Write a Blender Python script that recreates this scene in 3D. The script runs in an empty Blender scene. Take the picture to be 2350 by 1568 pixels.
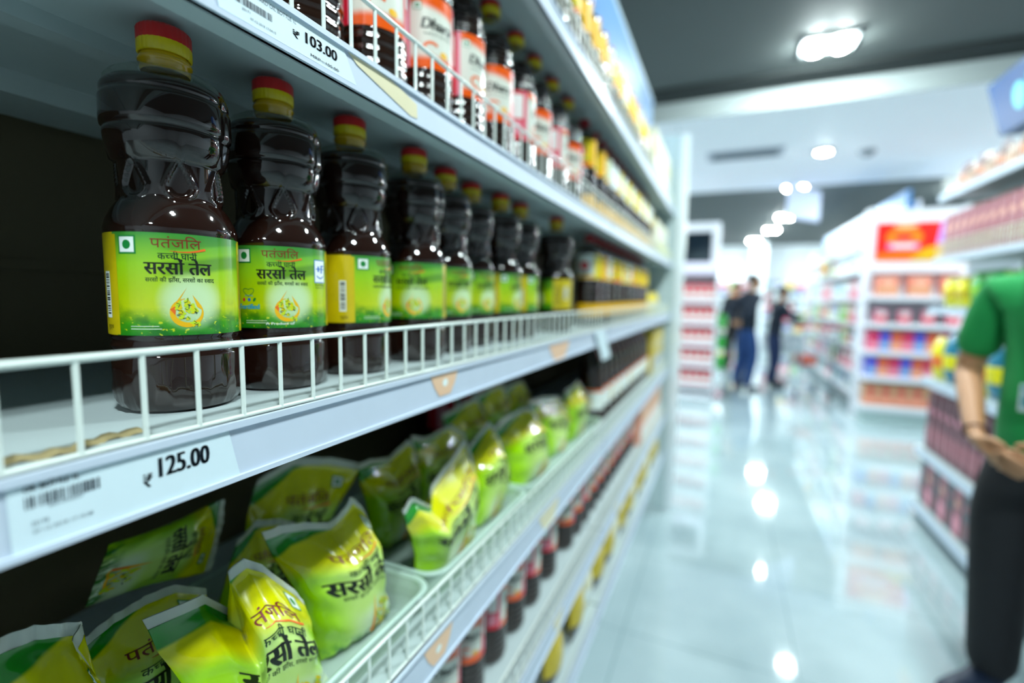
import bpy, bmesh, math, random
from mathutils import Vector, Matrix
random.seed(7)
PI = math.pi
SC = bpy.context.scene
COL = SC.collection
EYE = 1.30                      # camera height; "rel" heights below are measured from the eye level

# ------------------------------------------------------------------ camera, world, exposure
cd = bpy.data.cameras.new('camera')
cam = bpy.data.objects.new('camera', cd)
COL.objects.link(cam)
RIGHT = Vector((0.91432429, 0.40470755, 0.01492932))
DOWN = Vector((0.05237035, -0.08160091, -0.99528822))
FWD = Vector((-0.40158241, 0.91079805, -0.09580437))
m = Matrix.Identity(4)
for i in range(3):
    m[i][0] = RIGHT[i]
    m[i][1] = -DOWN[i]
    m[i][2] = -FWD[i]
m[0][3], m[1][3], m[2][3] = 0.30, 0.0, EYE
cam.matrix_world = m
cd.sensor_width = 36.0
cd.lens = 1105.0 / 2350.0 * 36.0
cd.clip_start = 0.02
cd.clip_end = 60
cd.dof.use_dof = True
cd.dof.focus_distance = 0.365
cd.dof.aperture_fstop = 1.9
SC.camera = cam
w = bpy.data.worlds.new('world')
SC.world = w
w.use_nodes = True
w.node_tree.nodes['Background'].inputs[0].default_value = (0.55, 0.75, 0.8, 1)
w.node_tree.nodes['Background'].inputs[1].default_value = 0.03
SC.view_settings.view_transform = 'Standard'
SC.view_settings.look = 'None'
SC.view_settings.exposure = 0.55
SC.view_settings.gamma = 1.0
SC.view_settings.use_curve_mapping = False
SC.cycles.use_denoising = True
SC.cycles.max_bounces = 7
SC.cycles.diffuse_bounces = 3
SC.cycles.glossy_bounces = 3
SC.cycles.transmission_bounces = 4
SC.cycles.transparent_max_bounces = 8
SC.cycles.caustics_reflective = False
SC.cycles.caustics_refractive = False
SC.cycles.sample_clamp_indirect = 6.0
LAMP = 290.0                     # radiance of the ceiling lamps
LAMP_TINT = (0.86, 1.0, 1.0)

# ------------------------------------------------------------------ materials
def s(r, g, b):
    f = lambda c: (c / 255 / 12.92) if c <= 10 else ((c / 255 + 0.055) / 1.055) ** 2.4
    return (f(r), f(g), f(b), 1)
MATS = {}
def mat(name, col, rough=0.5, metal=0.0, coat=0.0, spec=0.5, noise=0.06, scale=30.0, emit=0.0, alpha=1.0, bump=0.0):
    if name in MATS: return MATS[name]
    M = bpy.data.materials.new(name); M.use_nodes = True
    nt = M.node_tree; b = nt.nodes['Principled BSDF']
    b.inputs['Roughness'].default_value = rough
    b.inputs['Metallic'].default_value = metal
    b.inputs['Specular IOR Level'].default_value = spec
    b.inputs['Coat Weight'].default_value = coat
    b.inputs['Coat Roughness'].default_value = 0.04
    b.inputs['Base Color'].default_value = col
    b.inputs['Alpha'].default_value = alpha
    if noise or bump:
        tc = nt.nodes.new('ShaderNodeTexCoord')
        nz = nt.nodes.new('ShaderNodeTexNoise'); nz.inputs['Scale'].default_value = scale
        nz.inputs['Detail'].default_value = 3
        nt.links.new(tc.outputs['Object'], nz.inputs['Vector'])
        if noise:
            mr = nt.nodes.new('ShaderNodeMapRange')
            mr.inputs[3].default_value = 1 - noise; mr.inputs[4].default_value = 1 + noise
            nt.links.new(nz.outputs['Fac'], mr.inputs[0])
            mx = nt.nodes.new('ShaderNodeMix'); mx.data_type = 'RGBA'; mx.blend_type = 'MULTIPLY'
            mx.inputs[0].default_value = 1
            mx.inputs[6].default_value = col
            nt.links.new(mr.outputs[0], mx.inputs[7])
            nt.links.new(mx.outputs[2], b.inputs['Base Color'])
        if bump:
            bp = nt.nodes.new('ShaderNodeBump'); bp.inputs['Strength'].default_value = bump
            bp.inputs['Distance'].default_value = 0.004
            nt.links.new(nz.outputs['Fac'], bp.inputs['Height'])
            nt.links.new(bp.outputs[0], b.inputs['Normal'])
    if emit:
        b.inputs['Emission Color'].default_value = col
        b.inputs['Emission Strength'].default_value = emit
    MATS[name] = M
    return M

class G:                        # tiny node-graph helper: math on sockets or numbers
    def __init__(g, M):
        g.nt = M.node_tree; g.n = g.nt.nodes; g.l = g.nt.links
    def put(g, sock, v):
        if hasattr(v, 'default_value') or hasattr(v, 'is_linked'): g.l.new(v, sock)
        else: sock.default_value = v
    def m(g, op, a, b=0.0, c=0.0):
        n = g.n.new('ShaderNodeMath'); n.operation = op
        g.put(n.inputs[0], a); g.put(n.inputs[1], b); g.put(n.inputs[2], c)
        return n.outputs[0]
    def step(g, x, a, b, lo=0.0, hi=1.0):
        n = g.n.new('ShaderNodeMapRange'); n.interpolation_type = 'SMOOTHSTEP'
        g.put(n.inputs[0], x); g.put(n.inputs[1], a); g.put(n.inputs[2], b)
        n.inputs[3].default_value = lo; n.inputs[4].default_value = hi
        return n.outputs[0]
    def mix(g, f, a, b):
        n = g.n.new('ShaderNodeMix'); n.data_type = 'RGBA'
        g.put(n.inputs[0], f); g.put(n.inputs[6], a); g.put(n.inputs[7], b)
        return n.outputs[2]
    def uv(g):
        n = g.n.new('ShaderNodeUVMap'); n.uv_map = 'UVMap'
        x = g.n.new('ShaderNodeSeparateXYZ'); g.l.new(n.outputs[0], x.inputs[0])
        return x.outputs[0], x.outputs[1], n.outputs[0]
    def noise(g, vec, scale, detail=3.0):
        n = g.n.new('ShaderNodeTexNoise'); g.l.new(vec, n.inputs['Vector'])
        n.inputs['Scale'].default_value = scale; n.inputs['Detail'].default_value = detail
        return n.outputs['Fac']
    def ramp(g, x, stops):
        n = g.n.new('ShaderNodeValToRGB'); g.put(n.inputs[0], x)
        e = n.color_ramp.elements
        while len(e) < len(stops): e.new(0.5)
        for k, (p, c) in enumerate(stops): e[k].position = p; e[k].color = c
        return n.outputs[0]

shelf_white = mat('shelf_white_paint', s(206, 218, 224), 0.35, noise=0.05, scale=14, spec=0.5)
deck_white = mat('shelf_deck_paint', s(180, 194, 196), 0.4, noise=0.08, scale=9)
under_grey = mat('shelf_underside_paint', s(176, 182, 184), 0.5)
strip_mat = mat('price_channel_plastic', s(198, 210, 226), 0.42, coat=0.0, noise=0.05, scale=25)
wire_mat = mat('wire_white_coating', s(222, 232, 226), 0.3, coat=0.3, noise=0.03)
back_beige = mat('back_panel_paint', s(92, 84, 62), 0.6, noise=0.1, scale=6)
paper = mat('label_paper', s(214, 232, 240), 0.55, noise=0.03, scale=60)
ink = mat('printed_ink', s(34, 46, 58), 0.5, noise=0)
ink_soft = mat('printed_grey_ink', s(64, 80, 92), 0.5, noise=0)
black = mat('print_black', s(14, 22, 12), 0.4, noise=0)
white_p = mat('print_white', s(236, 244, 240), 0.4, noise=0)
green_p = mat('print_green', s(8, 128, 52), 0.4, noise=0)
darkgreen_p = mat('print_dark_green', s(14, 60, 30), 0.4, noise=0)
maroon_p = mat('print_maroon', s(124, 34, 20), 0.4, noise=0)
orange_p = mat('print_orange', s(236, 104, 28), 0.4, noise=0)
amber_p = mat('print_amber', s(240, 182, 10), 0.4, noise=0)
yellow_p = mat('print_yellow', s(226, 204, 10), 0.4, noise=0)
flower_p = mat('print_flower', s(196, 222, 40), 0.4, noise=0)
blue_p = mat('print_blue', s(30, 110, 200), 0.4, noise=0)
cyan_p = mat('print_cyan', s(20, 160, 200), 0.4, noise=0)
pale_p = mat('print_pale', s(200, 225, 190), 0.4, noise=0)
red_p = mat('print_red', s(214, 24, 52), 0.35, noise=0.02)
pink_p = mat('print_pink', s(238, 150, 170), 0.35, noise=0.02)
oil = mat('mustard_oil_in_plastic', (0.014, 0.0048, 0.0030, 1), 0.045, coat=0.25, spec=0.7, noise=0.3, scale=18)
oil_amber = mat('dark_amber_oil', (0.016, 0.006, 0.003, 1), 0.06, coat=0.4, spec=0.6, noise=0.3, scale=18)
cap_yellow = mat('cap_yellow_plastic', s(214, 190, 8), 0.32, noise=0.03)
cap_red = mat('cap_red_plastic', s(196, 16, 22), 0.35, noise=0.03)
cap_dark = mat('cap_crimson_plastic', s(150, 14, 30), 0.35, noise=0.03)
neck_mat = mat('neck_amber_plastic', s(206, 164, 14), 0.15, coat=0.6, noise=0.05)

def clear_mat(name, tint, base, edge, rough=0.06):
    M = bpy.data.materials.new(name); M.use_nodes = True
    g = G(M); g.n.clear()
    out = g.n.new('ShaderNodeOutputMaterial')
    tr = g.n.new('ShaderNodeBsdfTransparent'); tr.inputs[0].default_value = tint
    gl = g.n.new('ShaderNodeBsdfGlossy'); gl.inputs['Roughness'].default_value = rough
    lw = g.n.new('ShaderNodeLayerWeight'); lw.inputs[0].default_value = 0.35
    f = g.step(lw.outputs['Facing'], 0.0, 1.0, base, edge)
    mx = g.n.new('ShaderNodeMixShader')
    g.l.new(f, mx.inputs[0]); g.l.new(tr.outputs[0], mx.inputs[1]); g.l.new(gl.outputs[0], mx.inputs[2])
    g.l.new(mx.outputs[0], out.inputs[0])
    MATS[name] = M
    return M
clear_pet = clear_mat('clear_bottle_plastic', (0.88, 0.93, 0.88, 1), 0.06, 0.5)

def frosted(name, col, alpha):
    M = mat(name, col, 0.35, noise=0.04, alpha=alpha)
    return M
tray_mat = frosted('frosted_tray_plastic', s(196, 220, 206), 0.5)

# ------------------------------------------------------------------ mesh builder
class MB:
    def __init__(q):
        q.v = []; q.f = []; q.mi = []; q.sm = []; q.uv = {}
    def add(q, vs, fs, mi=0, sm=False):
        o = len(q.v); q.v += [tuple(v) for v in vs]
        for f in fs:
            q.f.append(tuple(i + o for i in f)); q.mi.append(mi); q.sm.append(sm)
        return o
    def box(q, x0, x1, y0, y1, z0, z1, mi=0):
        q.add([(x0, y0, z0), (x1, y0, z0), (x1, y1, z0), (x0, y1, z0), (x0, y0, z1), (x1, y0, z1), (x1, y1, z1), (x0, y1, z1)],
              [(3, 2, 1, 0), (4, 5, 6, 7), (0, 1, 5, 4), (1, 2, 6, 5), (2, 3, 7, 6), (3, 0, 4, 7)], mi)
    def tube(q, pts, r, n=8, mi=0, cap=True):
        pts = [Vector(p) for p in pts]; rings = []
        ref = Vector((0.13, 0.27, 0.95))
        for i, p in enumerate(pts):
            d = (pts[min(i + 1, len(pts) - 1)] - pts[max(i - 1, 0)]).normalized()
            a = d.cross(ref)
            if a.length < 1e-3: a = d.cross(Vector((1, 0, 0)))
            a.normalize(); b = d.cross(a)
            rr = r[i] if isinstance(r, (list, tuple)) else r
            rings.append([p + (a * math.cos(2 * PI * k / n) + b * math.sin(2 * PI * k / n)) * rr for k in range(n)])
        vs = [v for R in rings for v in R]
        fs = [(i * n + k, i * n + (k + 1) % n, (i + 1) * n + (k + 1) % n, (i + 1) * n + k) for i in range(len(pts) - 1) for k in range(n)]
        if cap: fs += [tuple(range(n - 1, -1, -1)), tuple((len(pts) - 1) * n + k for k in range(n))]
        q.add(vs, fs, mi, True)
    def lathe(q, prof, n=48, mi=0, rad=None, cx=0, cy=0, close=True, uvh=None):
        vs = []
        for (r, h) in prof:
            for k in range(n):
                t = 2 * PI * k / n
                rr = r + (rad(h, t, r) if rad else 0)
                vs.append((cx + rr * math.cos(t), cy + rr * math.sin(t), h))
        fs = [(i * n + k, i * n + (k + 1) % n, (i + 1) * n + (k + 1) % n, (i + 1) * n + k) for i in range(len(prof) - 1) for k in range(n)]
        if close: fs += [tuple(range(n - 1, -1, -1)), tuple((len(prof) - 1) * n + k for k in range(n))]
        q.add(vs, fs, mi, True)
    def grid(q, fn, nu, nv, mi=0, sm=True, uv=True, flip=False):
        vs = [fn(i / nu, j / nv) for j in range(nv + 1) for i in range(nu + 1)]
        w_ = nu + 1
        fs = []
        for j in range(nv):
            for i in range(nu):
                f = (j * w_ + i, j * w_ + i + 1, (j + 1) * w_ + i + 1, (j + 1) * w_ + i)
                fs.append(f[::-1] if flip else f)
        o = q.add(vs, fs, mi, sm)
        if uv:
            for j in range(nv + 1):
                for i in range(nu + 1): q.uv[o + j * w_ + i] = (i / nu, j / nv)
    def build(q, name, mats, parent=None, bevel=0.0, loc=None, rot=None):
        me = bpy.data.meshes.new(name)
        me.from_pydata(q.v, [], q.f)
        for M in (mats if isinstance(mats, (list, tuple)) else [mats]): me.materials.append(M)
        me.polygons.foreach_set('material_index', q.mi)
        me.polygons.foreach_set('use_smooth', q.sm)
        if q.uv:
            u = me.uv_layers.new(name='UVMap')
            for lp in me.loops: u.data[lp.index].uv = q.uv.get(lp.vertex_index, (0, 0))
        me.validate(); me.update()
        o = bpy.data.objects.new(name, me); COL.objects.link(o)
        if parent: o.parent = parent
        if loc: o.location = loc
        if rot is not None: o.rotation_euler = (0, 0, rot)
        if bevel:
            b = o.modifiers.new('edge', 'BEVEL'); b.width = bevel; b.segments = 2; b.limit_method = 'ANGLE'
        return o

def tag(o, label=None, cat=None, group=None, kind=None):
    if label: o['label'] = label
    if cat: o['category'] = cat
    if group: o['group'] = group
    if kind: o['kind'] = kind
    return o
def thing(name, label, cat, loc=(0, 0, 0), rot=0.0, group=None):
    o = bpy.data.objects.new(name, None); COL.objects.link(o)
    o.empty_display_size = 0.05
    o.location = loc; o.rotation_euler = (0, 0, rot)
    return tag(o, label, cat, group)
def dup(root, loc, rot=0.0, label=None, group=None):
    r = root.copy(); COL.objects.link(r); r.location = loc; r.rotation_euler = (root.rotation_euler[0], root.rotation_euler[1], rot)
    if label: r['label'] = label
    if group: r['group'] = group
    for ch in list(root.children):
        c = ch.copy(); COL.objects.link(c); c.parent = r
        for gch in list(ch.children):
            d = gch.copy(); COL.objects.link(d); d.parent = c
    return r
ORD = ['first', 'second', 'third', 'fourth', 'fifth', 'sixth', 'seventh', 'eighth', 'ninth', 'tenth', 'eleventh', 'twelfth',
       'thirteenth', 'fourteenth', 'fifteenth', 'sixteenth', 'seventeenth', 'eighteenth', 'nineteenth', 'twentieth',
       'twenty-first', 'twenty-second', 'twenty-third', 'twenty-fourth']

# ------------------------------------------------------------------ lettering as flat meshes
_tc = {}
def text_mesh(body, bold=0.0, res=3):
    key = (body, bold, res)
    if key in _tc: return _tc[key]
    c = bpy.data.curves.new('lettering', 'FONT'); c.body = body; c.size = 1; c.resolution_u = res; c.offset = bold
    o = bpy.data.objects.new('lettering', c); COL.objects.link(o)
    bpy.context.view_layer.update()
    e = o.evaluated_get(bpy.context.evaluated_depsgraph_get())
    me = e.to_mesh()
    vs = [(v.co.x, v.co.y) for v in me.vertices]; fs = [tuple(p.vertices) for p in me.polygons]
    e.to_mesh_clear()
    bpy.data.objects.remove(o); bpy.data.curves.remove(c)
    _tc[key] = (vs, fs)
    return vs, fs
def advance(body):
    return max(v[0] for v in text_mesh(body + '|')[0]) - max(v[0] for v in text_mesh('|')[0])
def half_mesh(ch, bold, keep):
    vs, fs = text_mesh(ch, bold)
    bm = bmesh.new()
    bv = [bm.verts.new((x, y, 0)) for x, y in vs]
    for f in fs:
        try: bm.faces.new([bv[i] for i in f])
        except ValueError: pass
    a = advance(ch) * keep
    bmesh.ops.bisect_plane(bm, geom=bm.verts[:] + bm.edges[:] + bm.faces[:], plane_co=(a, 0, 0), plane_no=(1, 0, 0), clear_outer=True)
    bm.verts.index_update()
    out = [(v.co.x, v.co.y) for v in bm.verts], [tuple(v.index for v in f.verts) for f in bm.faces]
    bm.free()
    return out, a
def word_mesh(tokens, bold=0.0):
    """tokens: strings, or ('h', ch) for a half letter."""
    V, F, x = [], [], 0.0
    for t in ([tokens] if isinstance(tokens, str) else tokens):
        if isinstance(t, tuple):
            (vs, fs), a = half_mesh(t[1], bold, 0.70)
        else:
            vs, fs = text_mesh(t, bold); a = advance(t)
        o = len(V)
        V += [(p[0] + x, p[1]) for p in vs]; F += [tuple(i + o for i in f) for f in fs]
        x += a
    return V, F, x

class Sheet:
    """flat print, in metres (u to the right, v up), wrapped on a surface by map(u, v, lift)."""
    def __init__(q, mb, fn, mats, su=0.0, sv=0.0):
        q.mb, q.fn, q.mats, q.su, q.sv = mb, fn, mats, su, sv
    def lay(q, V, F, M, lift):
        """cut the flat print into narrow strips first, so that it hugs a curved surface."""
        if q.su or q.sv:
            bm = bmesh.new()
            bv = [bm.verts.new((x, y, 0)) for x, y in V]
            for f in F:
                try: bm.faces.new([bv[i] for i in f])
                except ValueError: pass
            for ax, st in ((0, q.su), (1, q.sv)):
                if not st: continue
                lo = min(p[ax] for p in V); hi = max(p[ax] for p in V)
                k = math.floor(lo / st) + 1
                while k * st < hi - 1e-7:
                    bmesh.ops.bisect_plane(bm, geom=bm.verts[:] + bm.edges[:] + bm.faces[:], dist=1e-8, plane_co=(k * st, 0, 0) if ax == 0 else (0, k * st, 0), plane_no=(1, 0, 0) if ax == 0 else (0, 1, 0))
                    k += 1
            bm.verts.index_update()
            V = [(v.co.x, v.co.y) for v in bm.verts]; F = [tuple(v.index for v in f.verts) for f in bm.faces]
            bm.free()
        q.mb.add([q.fn(u, v, lift) for u, v in V], F, q.idx(M))
    def idx(q, M):
        if M not in q.mats: q.mats.append(M)
        return q.mats.index(M)
    def poly(q, pts, M, lift):
        q.lay(pts, [tuple(range(len(pts)))], M, lift)
    def rect(q, u0, u1, v0, v1, M, lift, n=1):
        for k in range(n):
            a = u0 + (u1 - u0) * k / n; b = u0 + (u1 - u0) * (k + 1) / n
            q.poly([(a, v0), (b, v0), (b, v1), (a, v1)], M, lift)
    def disc(q, u, v, ru, rv, M, lift, n=18, ang=0.0):
        ca, sa = math.cos(ang), math.sin(ang)
        q.poly([(u + ru * math.cos(2 * PI * k / n) * ca - rv * math.sin(2 * PI * k / n) * sa,
                 v + ru * math.cos(2 * PI * k / n) * sa + rv * math.sin(2 * PI * k / n) * ca) for k in range(n)], M, lift)
    def ribbon(q, pts, wd, M, lift):
        for i in range(len(pts) - 1):
            (a, b), (c, d) = pts[i], pts[i + 1]
            w0 = wd[i] if isinstance(wd, list) else wd; w1 = wd[i + 1] if isinstance(wd, list) else wd
            L = math.hypot(c - a, d - b) or 1; nx, ny = -(d - b) / L, (c - a) / L
            q.poly([(a - nx * w0, b - ny * w0), (c - nx * w1, d - ny * w1), (c + nx * w1, d + ny * w1), (a + nx * w0, b + ny * w0)], M, lift)
    def text(q, tokens, u0, u1, v, h, M, lift, bold=0.0, slant=0.0):
        """fit the word between u0 and u1 on baseline v; h = height of a font unit."""
        V, F, x = word_mesh(tokens)
        if bold:                                # heavier strokes: the word again, nudged to both sides
            n_ = len(V)
            V = V + [(a - bold, b) for a, b in V] + [(a + bold, b) for a, b in V]
            F = F + [tuple(i + n_ for i in f) for f in F] + [tuple(i + 2 * n_ for i in f) for f in F]
        xs = [p[0] for p in V]; a, b = min(xs), max(xs)
        k = (u1 - u0) / (b - a)
        q.lay([(u0 + (p[0] - a) * k + slant * p[1] * h, v + p[1] * h) for p in V], F, M, lift)
    def barcode(q, u0, u1, v0, v1, M, lift, n=26, seed=3, vertical=False):
        r = random.Random(seed); x = 0.0; bars = []
        while x < 1:
            wb = r.choice([0.5, 1, 1, 1.8]) / n / 1.9; bars.append((x, min(1, x + wb))); x += wb + r.choice([0.5, 0.9, 1.6]) / n / 1.9
        for a, b in bars:
            if vertical: q.poly([(u0, v0 + (v1 - v0) * a), (u1, v0 + (v1 - v0) * a), (u1, v0 + (v1 - v0) * b), (u0, v0 + (v1 - v0) * b)], M, lift)
            else: q.poly([(u0 + (u1 - u0) * a, v0), (u0 + (u1 - u0) * b, v0), (u0 + (u1 - u0) * b, v1), (u0 + (u1 - u0) * a, v1)], M, lift)
    def veg(q, u, v, sz, lift):
        q.rect(u - sz / 2, u + sz / 2, v - sz / 2, v + sz / 2, green_p, lift)
        q.rect(u - sz * .41, u + sz * .41, v - sz * .41, v + sz * .41, white_p, lift * 1.4)
        q.disc(u, v, sz * .23, sz * .25, green_p, lift * 1.8)
    def oil_drop(q, u, v, hw, h, lift, seed=1):
        """amber crescent drop around a bunch of mustard flowers; v is its foot."""
        r = random.Random(seed)
        outer, inner = [], []
        n = 22
        for k in range(n + 1):
            t = k / n
            a = PI * 0.53 + t * PI * 1.72                      # from the tip, anticlockwise round the foot
            ox, oy = u + hw * math.cos(a), v + hw + hw * math.sin(a)
            sh = 0.32 * math.sin(PI * min(1, t * 1.05)) + 0.03
            outer.append((ox, oy)); inner.append((u + hw * (1 - sh) * math.cos(a), v + hw + hw * (1 - sh) * math.sin(a)))
        for k in range(n):
            q.poly([outer[k], outer[k + 1], inner[k + 1], inner[k]], amber_p, lift)
        tip = (u + hw * 0.05, v + h)
        q.poly([outer[2], outer[4], (u - hw * .72, v + hw * 1.3), tip], amber_p, lift * 1.1)
        q.poly([outer[5], inner[7], (u - hw * .62, v + hw * 1.5), (u - hw * .9, v + hw * 1.3)], orange_p, lift * 1.3)
        q.poly([(u + hw * .95, v + hw * 1.2), (u + hw * .8, v + hw * 1.6), (u + hw * .35, v + hw * 2.25), (u + hw * .62, v + hw * 1.4)], amber_p, lift * 1.1)
        for k in range(20):
            fx, fy = u + r.uniform(-.55, .65) * hw, v + hw + r.uniform(-.75, .85) * hw
            for j in range(3):
                a = r.uniform(0, 2 * PI)
                q.disc(fx + math.cos(a) * hw * .1, fy + math.sin(a) * hw * .1, hw * .15, hw * .085, flower_p if (j + k) % 3 else yellow_p, lift * (1.5 + .1 * j), 8, a)
            a = r.uniform(0, 2 * PI)
            q.ribbon([(fx, fy), (fx + math.cos(a) * hw * .22, fy + math.sin(a) * hw * .22)], hw * .02, darkgreen_p, lift * 2)

SARSON = ['सरसों तेल']
KACCHI = ['क', ('h', 'च'), 'ची घानी']
LOGO = ['पतंज\u093fल']
TAGLINE = ['सरसों की झाँस, सरसों का ', ('h', 'स'), 'वाद']
# ------------------------------------------------------------------ the hall: floor, ceilings, walls
def floor_material():
    M = mat('polished_floor_tile', s(196, 214, 216), 0.06, coat=0.7, noise=0)
    g = G(M); b = g.n['Principled BSDF']
    tc = g.n.new('ShaderNodeTexCoord')
    br = g.n.new('ShaderNodeTexBrick')
    g.l.new(tc.outputs['Object'], br.inputs['Vector'])
    br.offset = 0.0
    for k, v in (('Scale', 1.0), ('Brick Width', 0.6), ('Row Height', 0.6), ('Mortar Size', 0.0025), ('Mortar Smooth', 0.3)): br.inputs[k].default_value = v
    nz = g.noise(tc.outputs['Object'], 1.6, 6)
    c = g.mix(g.step(nz, 0.35, 0.7), s(160, 180, 186), s(184, 202, 207))
    c2 = g.mix(br.outputs['Fac'], c, s(122, 146, 152))
    g.l.new(c2, b.inputs['Base Color'])
    return M
ceil_dark = mat('ceiling_dark_paint', s(80, 86, 85), 0.7, noise=0.05, scale=3)
ceil_white = mat('ceiling_white_paint', s(244, 244, 250), 0.6, noise=0.02, scale=3)
wall_white = mat('wall_white_paint', s(232, 238, 244), 0.6, noise=0.03, scale=3)
X0, X1, Y0, Y1 = -5.2, 7.0, -5.0, 16.5
CN, CW, CF = EYE + 1.68, EYE + 1.50, EYE + 1.60      # near dark ceiling, white drop ceiling, far dark ceiling
YA, YB = 4.47, 7.58
def struct(name, mb, M):
    return tag(mb.build(name, M), kind='structure')
q = MB(); q.box(X0, X1, Y0, Y1, -0.1, 0.0); struct('floor', q, floor_material())
q = MB(); q.box(X0, X1, Y0, YA, CN, CN + 0.1); o = struct('ceiling', q, ceil_dark)
q = MB(); q.box(X0, X1, YA, YB, CW, CN + 0.1)
struct('ceiling_drop', q, ceil_white)
q = MB(); q.box(X0, X1, YA - .012, YA - .0005, CW + .001, CN - .03); struct('trim_1', q, mat('fascia_grey_paint', s(176, 186, 186), 0.6, noise=0.03))
q = MB(); q.box(X0, X1, YA - .25, YA - .0005, CN - .025, CN - .0005); struct('ceiling_shade_strip', q, mat('painted_shade_dark', s(34, 40, 40), 0.8, noise=0.03))  # dark strip paints in the shading of the ceiling just before the fascia
q = MB(); q.box(X0, X1, YB, Y1, CF, CN + 0.1); struct('ceiling_rear', q, ceil_dark)
q = MB(); q.box(X0 - 0.1, X0, Y0, Y1, 0, CN); struct('wall_left', q, wall_white)
q = MB(); q.box(X1, X1 + 0.1, Y0, Y1, 0, CN); struct('wall_right', q, wall_white)
q = MB(); q.box(X0, X1, Y1, Y1 + 0.1, 0, CF); struct('wall_back', q, wall_white)
q = MB(); q.box(X0, X1, Y0 - 0.1, Y0, 0, CN); struct('wall_front', q, wall_white)

# ------------------------------------------------------------------ ceiling lamps
def lamp_material(name, k):
    M = bpy.data.materials.new(name); M.use_nodes = True
    b = M.node_tree.nodes['Principled BSDF']
    b.inputs['Base Color'].default_value = (0.8, 0.8, 0.8, 1)
    b.inputs['Emission Color'].default_value = (*LAMP_TINT, 1)
    b.inputs['Emission Strength'].default_value = k
    return M
lamp_glow = lamp_material('lamp_diffuser_lit', LAMP)
fix_grey = mat('lamp_housing_grey', s(150, 156, 158), 0.4)
def disc_down(mb, cx, cy, z, r, n=20, mi=0):
    mb.add([(cx + r * math.cos(-2 * PI * k / n), cy + r * math.sin(-2 * PI * k / n), z) for k in range(n)], [tuple(range(n))], mi)
def twin_light(x, y, z, label, group=None, sep=0.15, r=0.060):
    t = thing('ceiling_light', label, 'light', (x, y, z), 0, group)
    h = MB(); h.box(-sep / 2 - r - .02, sep / 2 + r + .02, -r * 1.6 - .02, r * 1.6 + .02, -0.018, 0)
    h.build('housing', fix_grey, t)
    for sx in (-1, 1):
        d = MB(); d.lathe([(0.0005, -0.052), (r * .5, -0.050), (r * .85, -0.042), (r, -0.028), (r, -0.017)], 24, close=False)
        o = d.build('lamp_lens', lamp_glow, t); o.location = (sx * sep / 2, 0, 0); o.scale = (1, 1.6, 1)
    return t
def round_light(x, y, z, label, r=0.065, group=None):
    t = thing('round_ceiling_light', label, 'light', (x, y, z), 0, group)
    h = MB(); h.lathe([(r + .02, 0), (r + .02, -0.02), (r, -0.022)], 28, close=False); h.build('rim', fix_grey, t)
    d = MB(); d.lathe([(0.0005, -0.030), (r * .6, -0.029), (r * .9, -0.026), (r, -0.021)], 28, close=False); d.build('lamp_lens', lamp_glow, t)
    return t
twin_light(0.826, 3.87, CN, 'twin ceiling light shining on the near dark grey ceiling over the aisle')
round_light(1.123, 5.85, CW, 'single round light set flush in the white dropped ceiling')
far_rows = [(1.114, 8.0), (1.258, 10.8), (1.18, 12.7), (0.926, 14.9)]
tx = ['twin light partly behind the hanging aisle sign', 'twin ceiling light just beyond the hanging aisle sign over the shoppers',
      'twin ceiling light next to last of the row over the far aisle', 'last twin ceiling light of the row, nearest the far end wall']
for (x, y), l in zip(far_rows, tx): twin_light(x, y, CF, l)
for x, y in [(0.92, 1.9), (0.92, -0.4), (0.92, -2.7)]:
    twin_light(x, y, CN, 'twin ceiling light over the near aisle behind the viewer', 'lamps over the near aisle')
for x, y, z in [(3.2, 5.2, CW), (3.2, 6.8, CW), (3.3, 9.0, CF), (3.3, 12.5, CF), (-1.3, 5.2, CW), (-1.3, 6.8, CW), (-1.9, 9.0, CF), (-1.9, 12.5, CF), (-1.0, 14.6, CF), (2.8, 14.6, CF)]:  # extra lamps behind the fixtures, added to lift the far floor and white ceiling
    twin_light(x, y, z, 'added twin ceiling light beyond the shelving, brightening the far hall', 'lamps added to brighten the far hall')
# vent, detector and hanging sign
vent_dark = mat('vent_slot_dark', s(92, 104, 114), 0.6)
t = thing('air_vent', 'wide slotted air vent let into the white dropped ceiling', 'vent', (0.4, 5.7, CW))
q = MB(); q.box(-.36, .36, -.16, .16, -.014, 0); q.build('frame', mat('vent_frame_paint', s(188, 192, 204), 0.5), t)
for k in range(5):
    q = MB(); q.box(-.31, .31, -.13 + k * .056, -.13 + k * .056 + .032, -.018, -.012); q.build('slot', vent_dark, t)
t = thing('smoke_detector', 'small grey smoke detector on the white dropped ceiling', 'smoke detector', (1.52, 6.0, CW))
q = MB(); q.lathe([(.075, 0), (.075, -.02), (.05, -.05), (.0, -.055)], 24, close=False); q.build('detector_body', mat('detector_grey', s(140, 146, 156), 0.5), t)
q = MB(); q.lathe([(.02, -.053), (.018, -.062), (0, -.063)], 12, close=False); q.build('sensor', vent_dark, t)
t = thing('hanging_sign', 'pale blue and white aisle sign hanging from the ceiling', 'sign', (1.16, 7.35, EYE + 1.23), -0.62)
q = MB(); q.box(-.02, .02, -.36, .36, -.20, .20); q.build('sign_board', mat('sign_white', s(206, 214, 240), 0.4), t, 0.006)
q = MB(); q.box(-.024, -.0205, -.35, .35, -.19, .0); q.build('printed_panel', mat('sign_blue', s(120, 150, 205), 0.4), t)
for sy in (-.24, .24):
    q = MB(); q.tube([(0, sy, .20), (0, sy, CW - EYE - 1.23)], .005, 6); q.build('hanger_rod', fix_grey, t)

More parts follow.
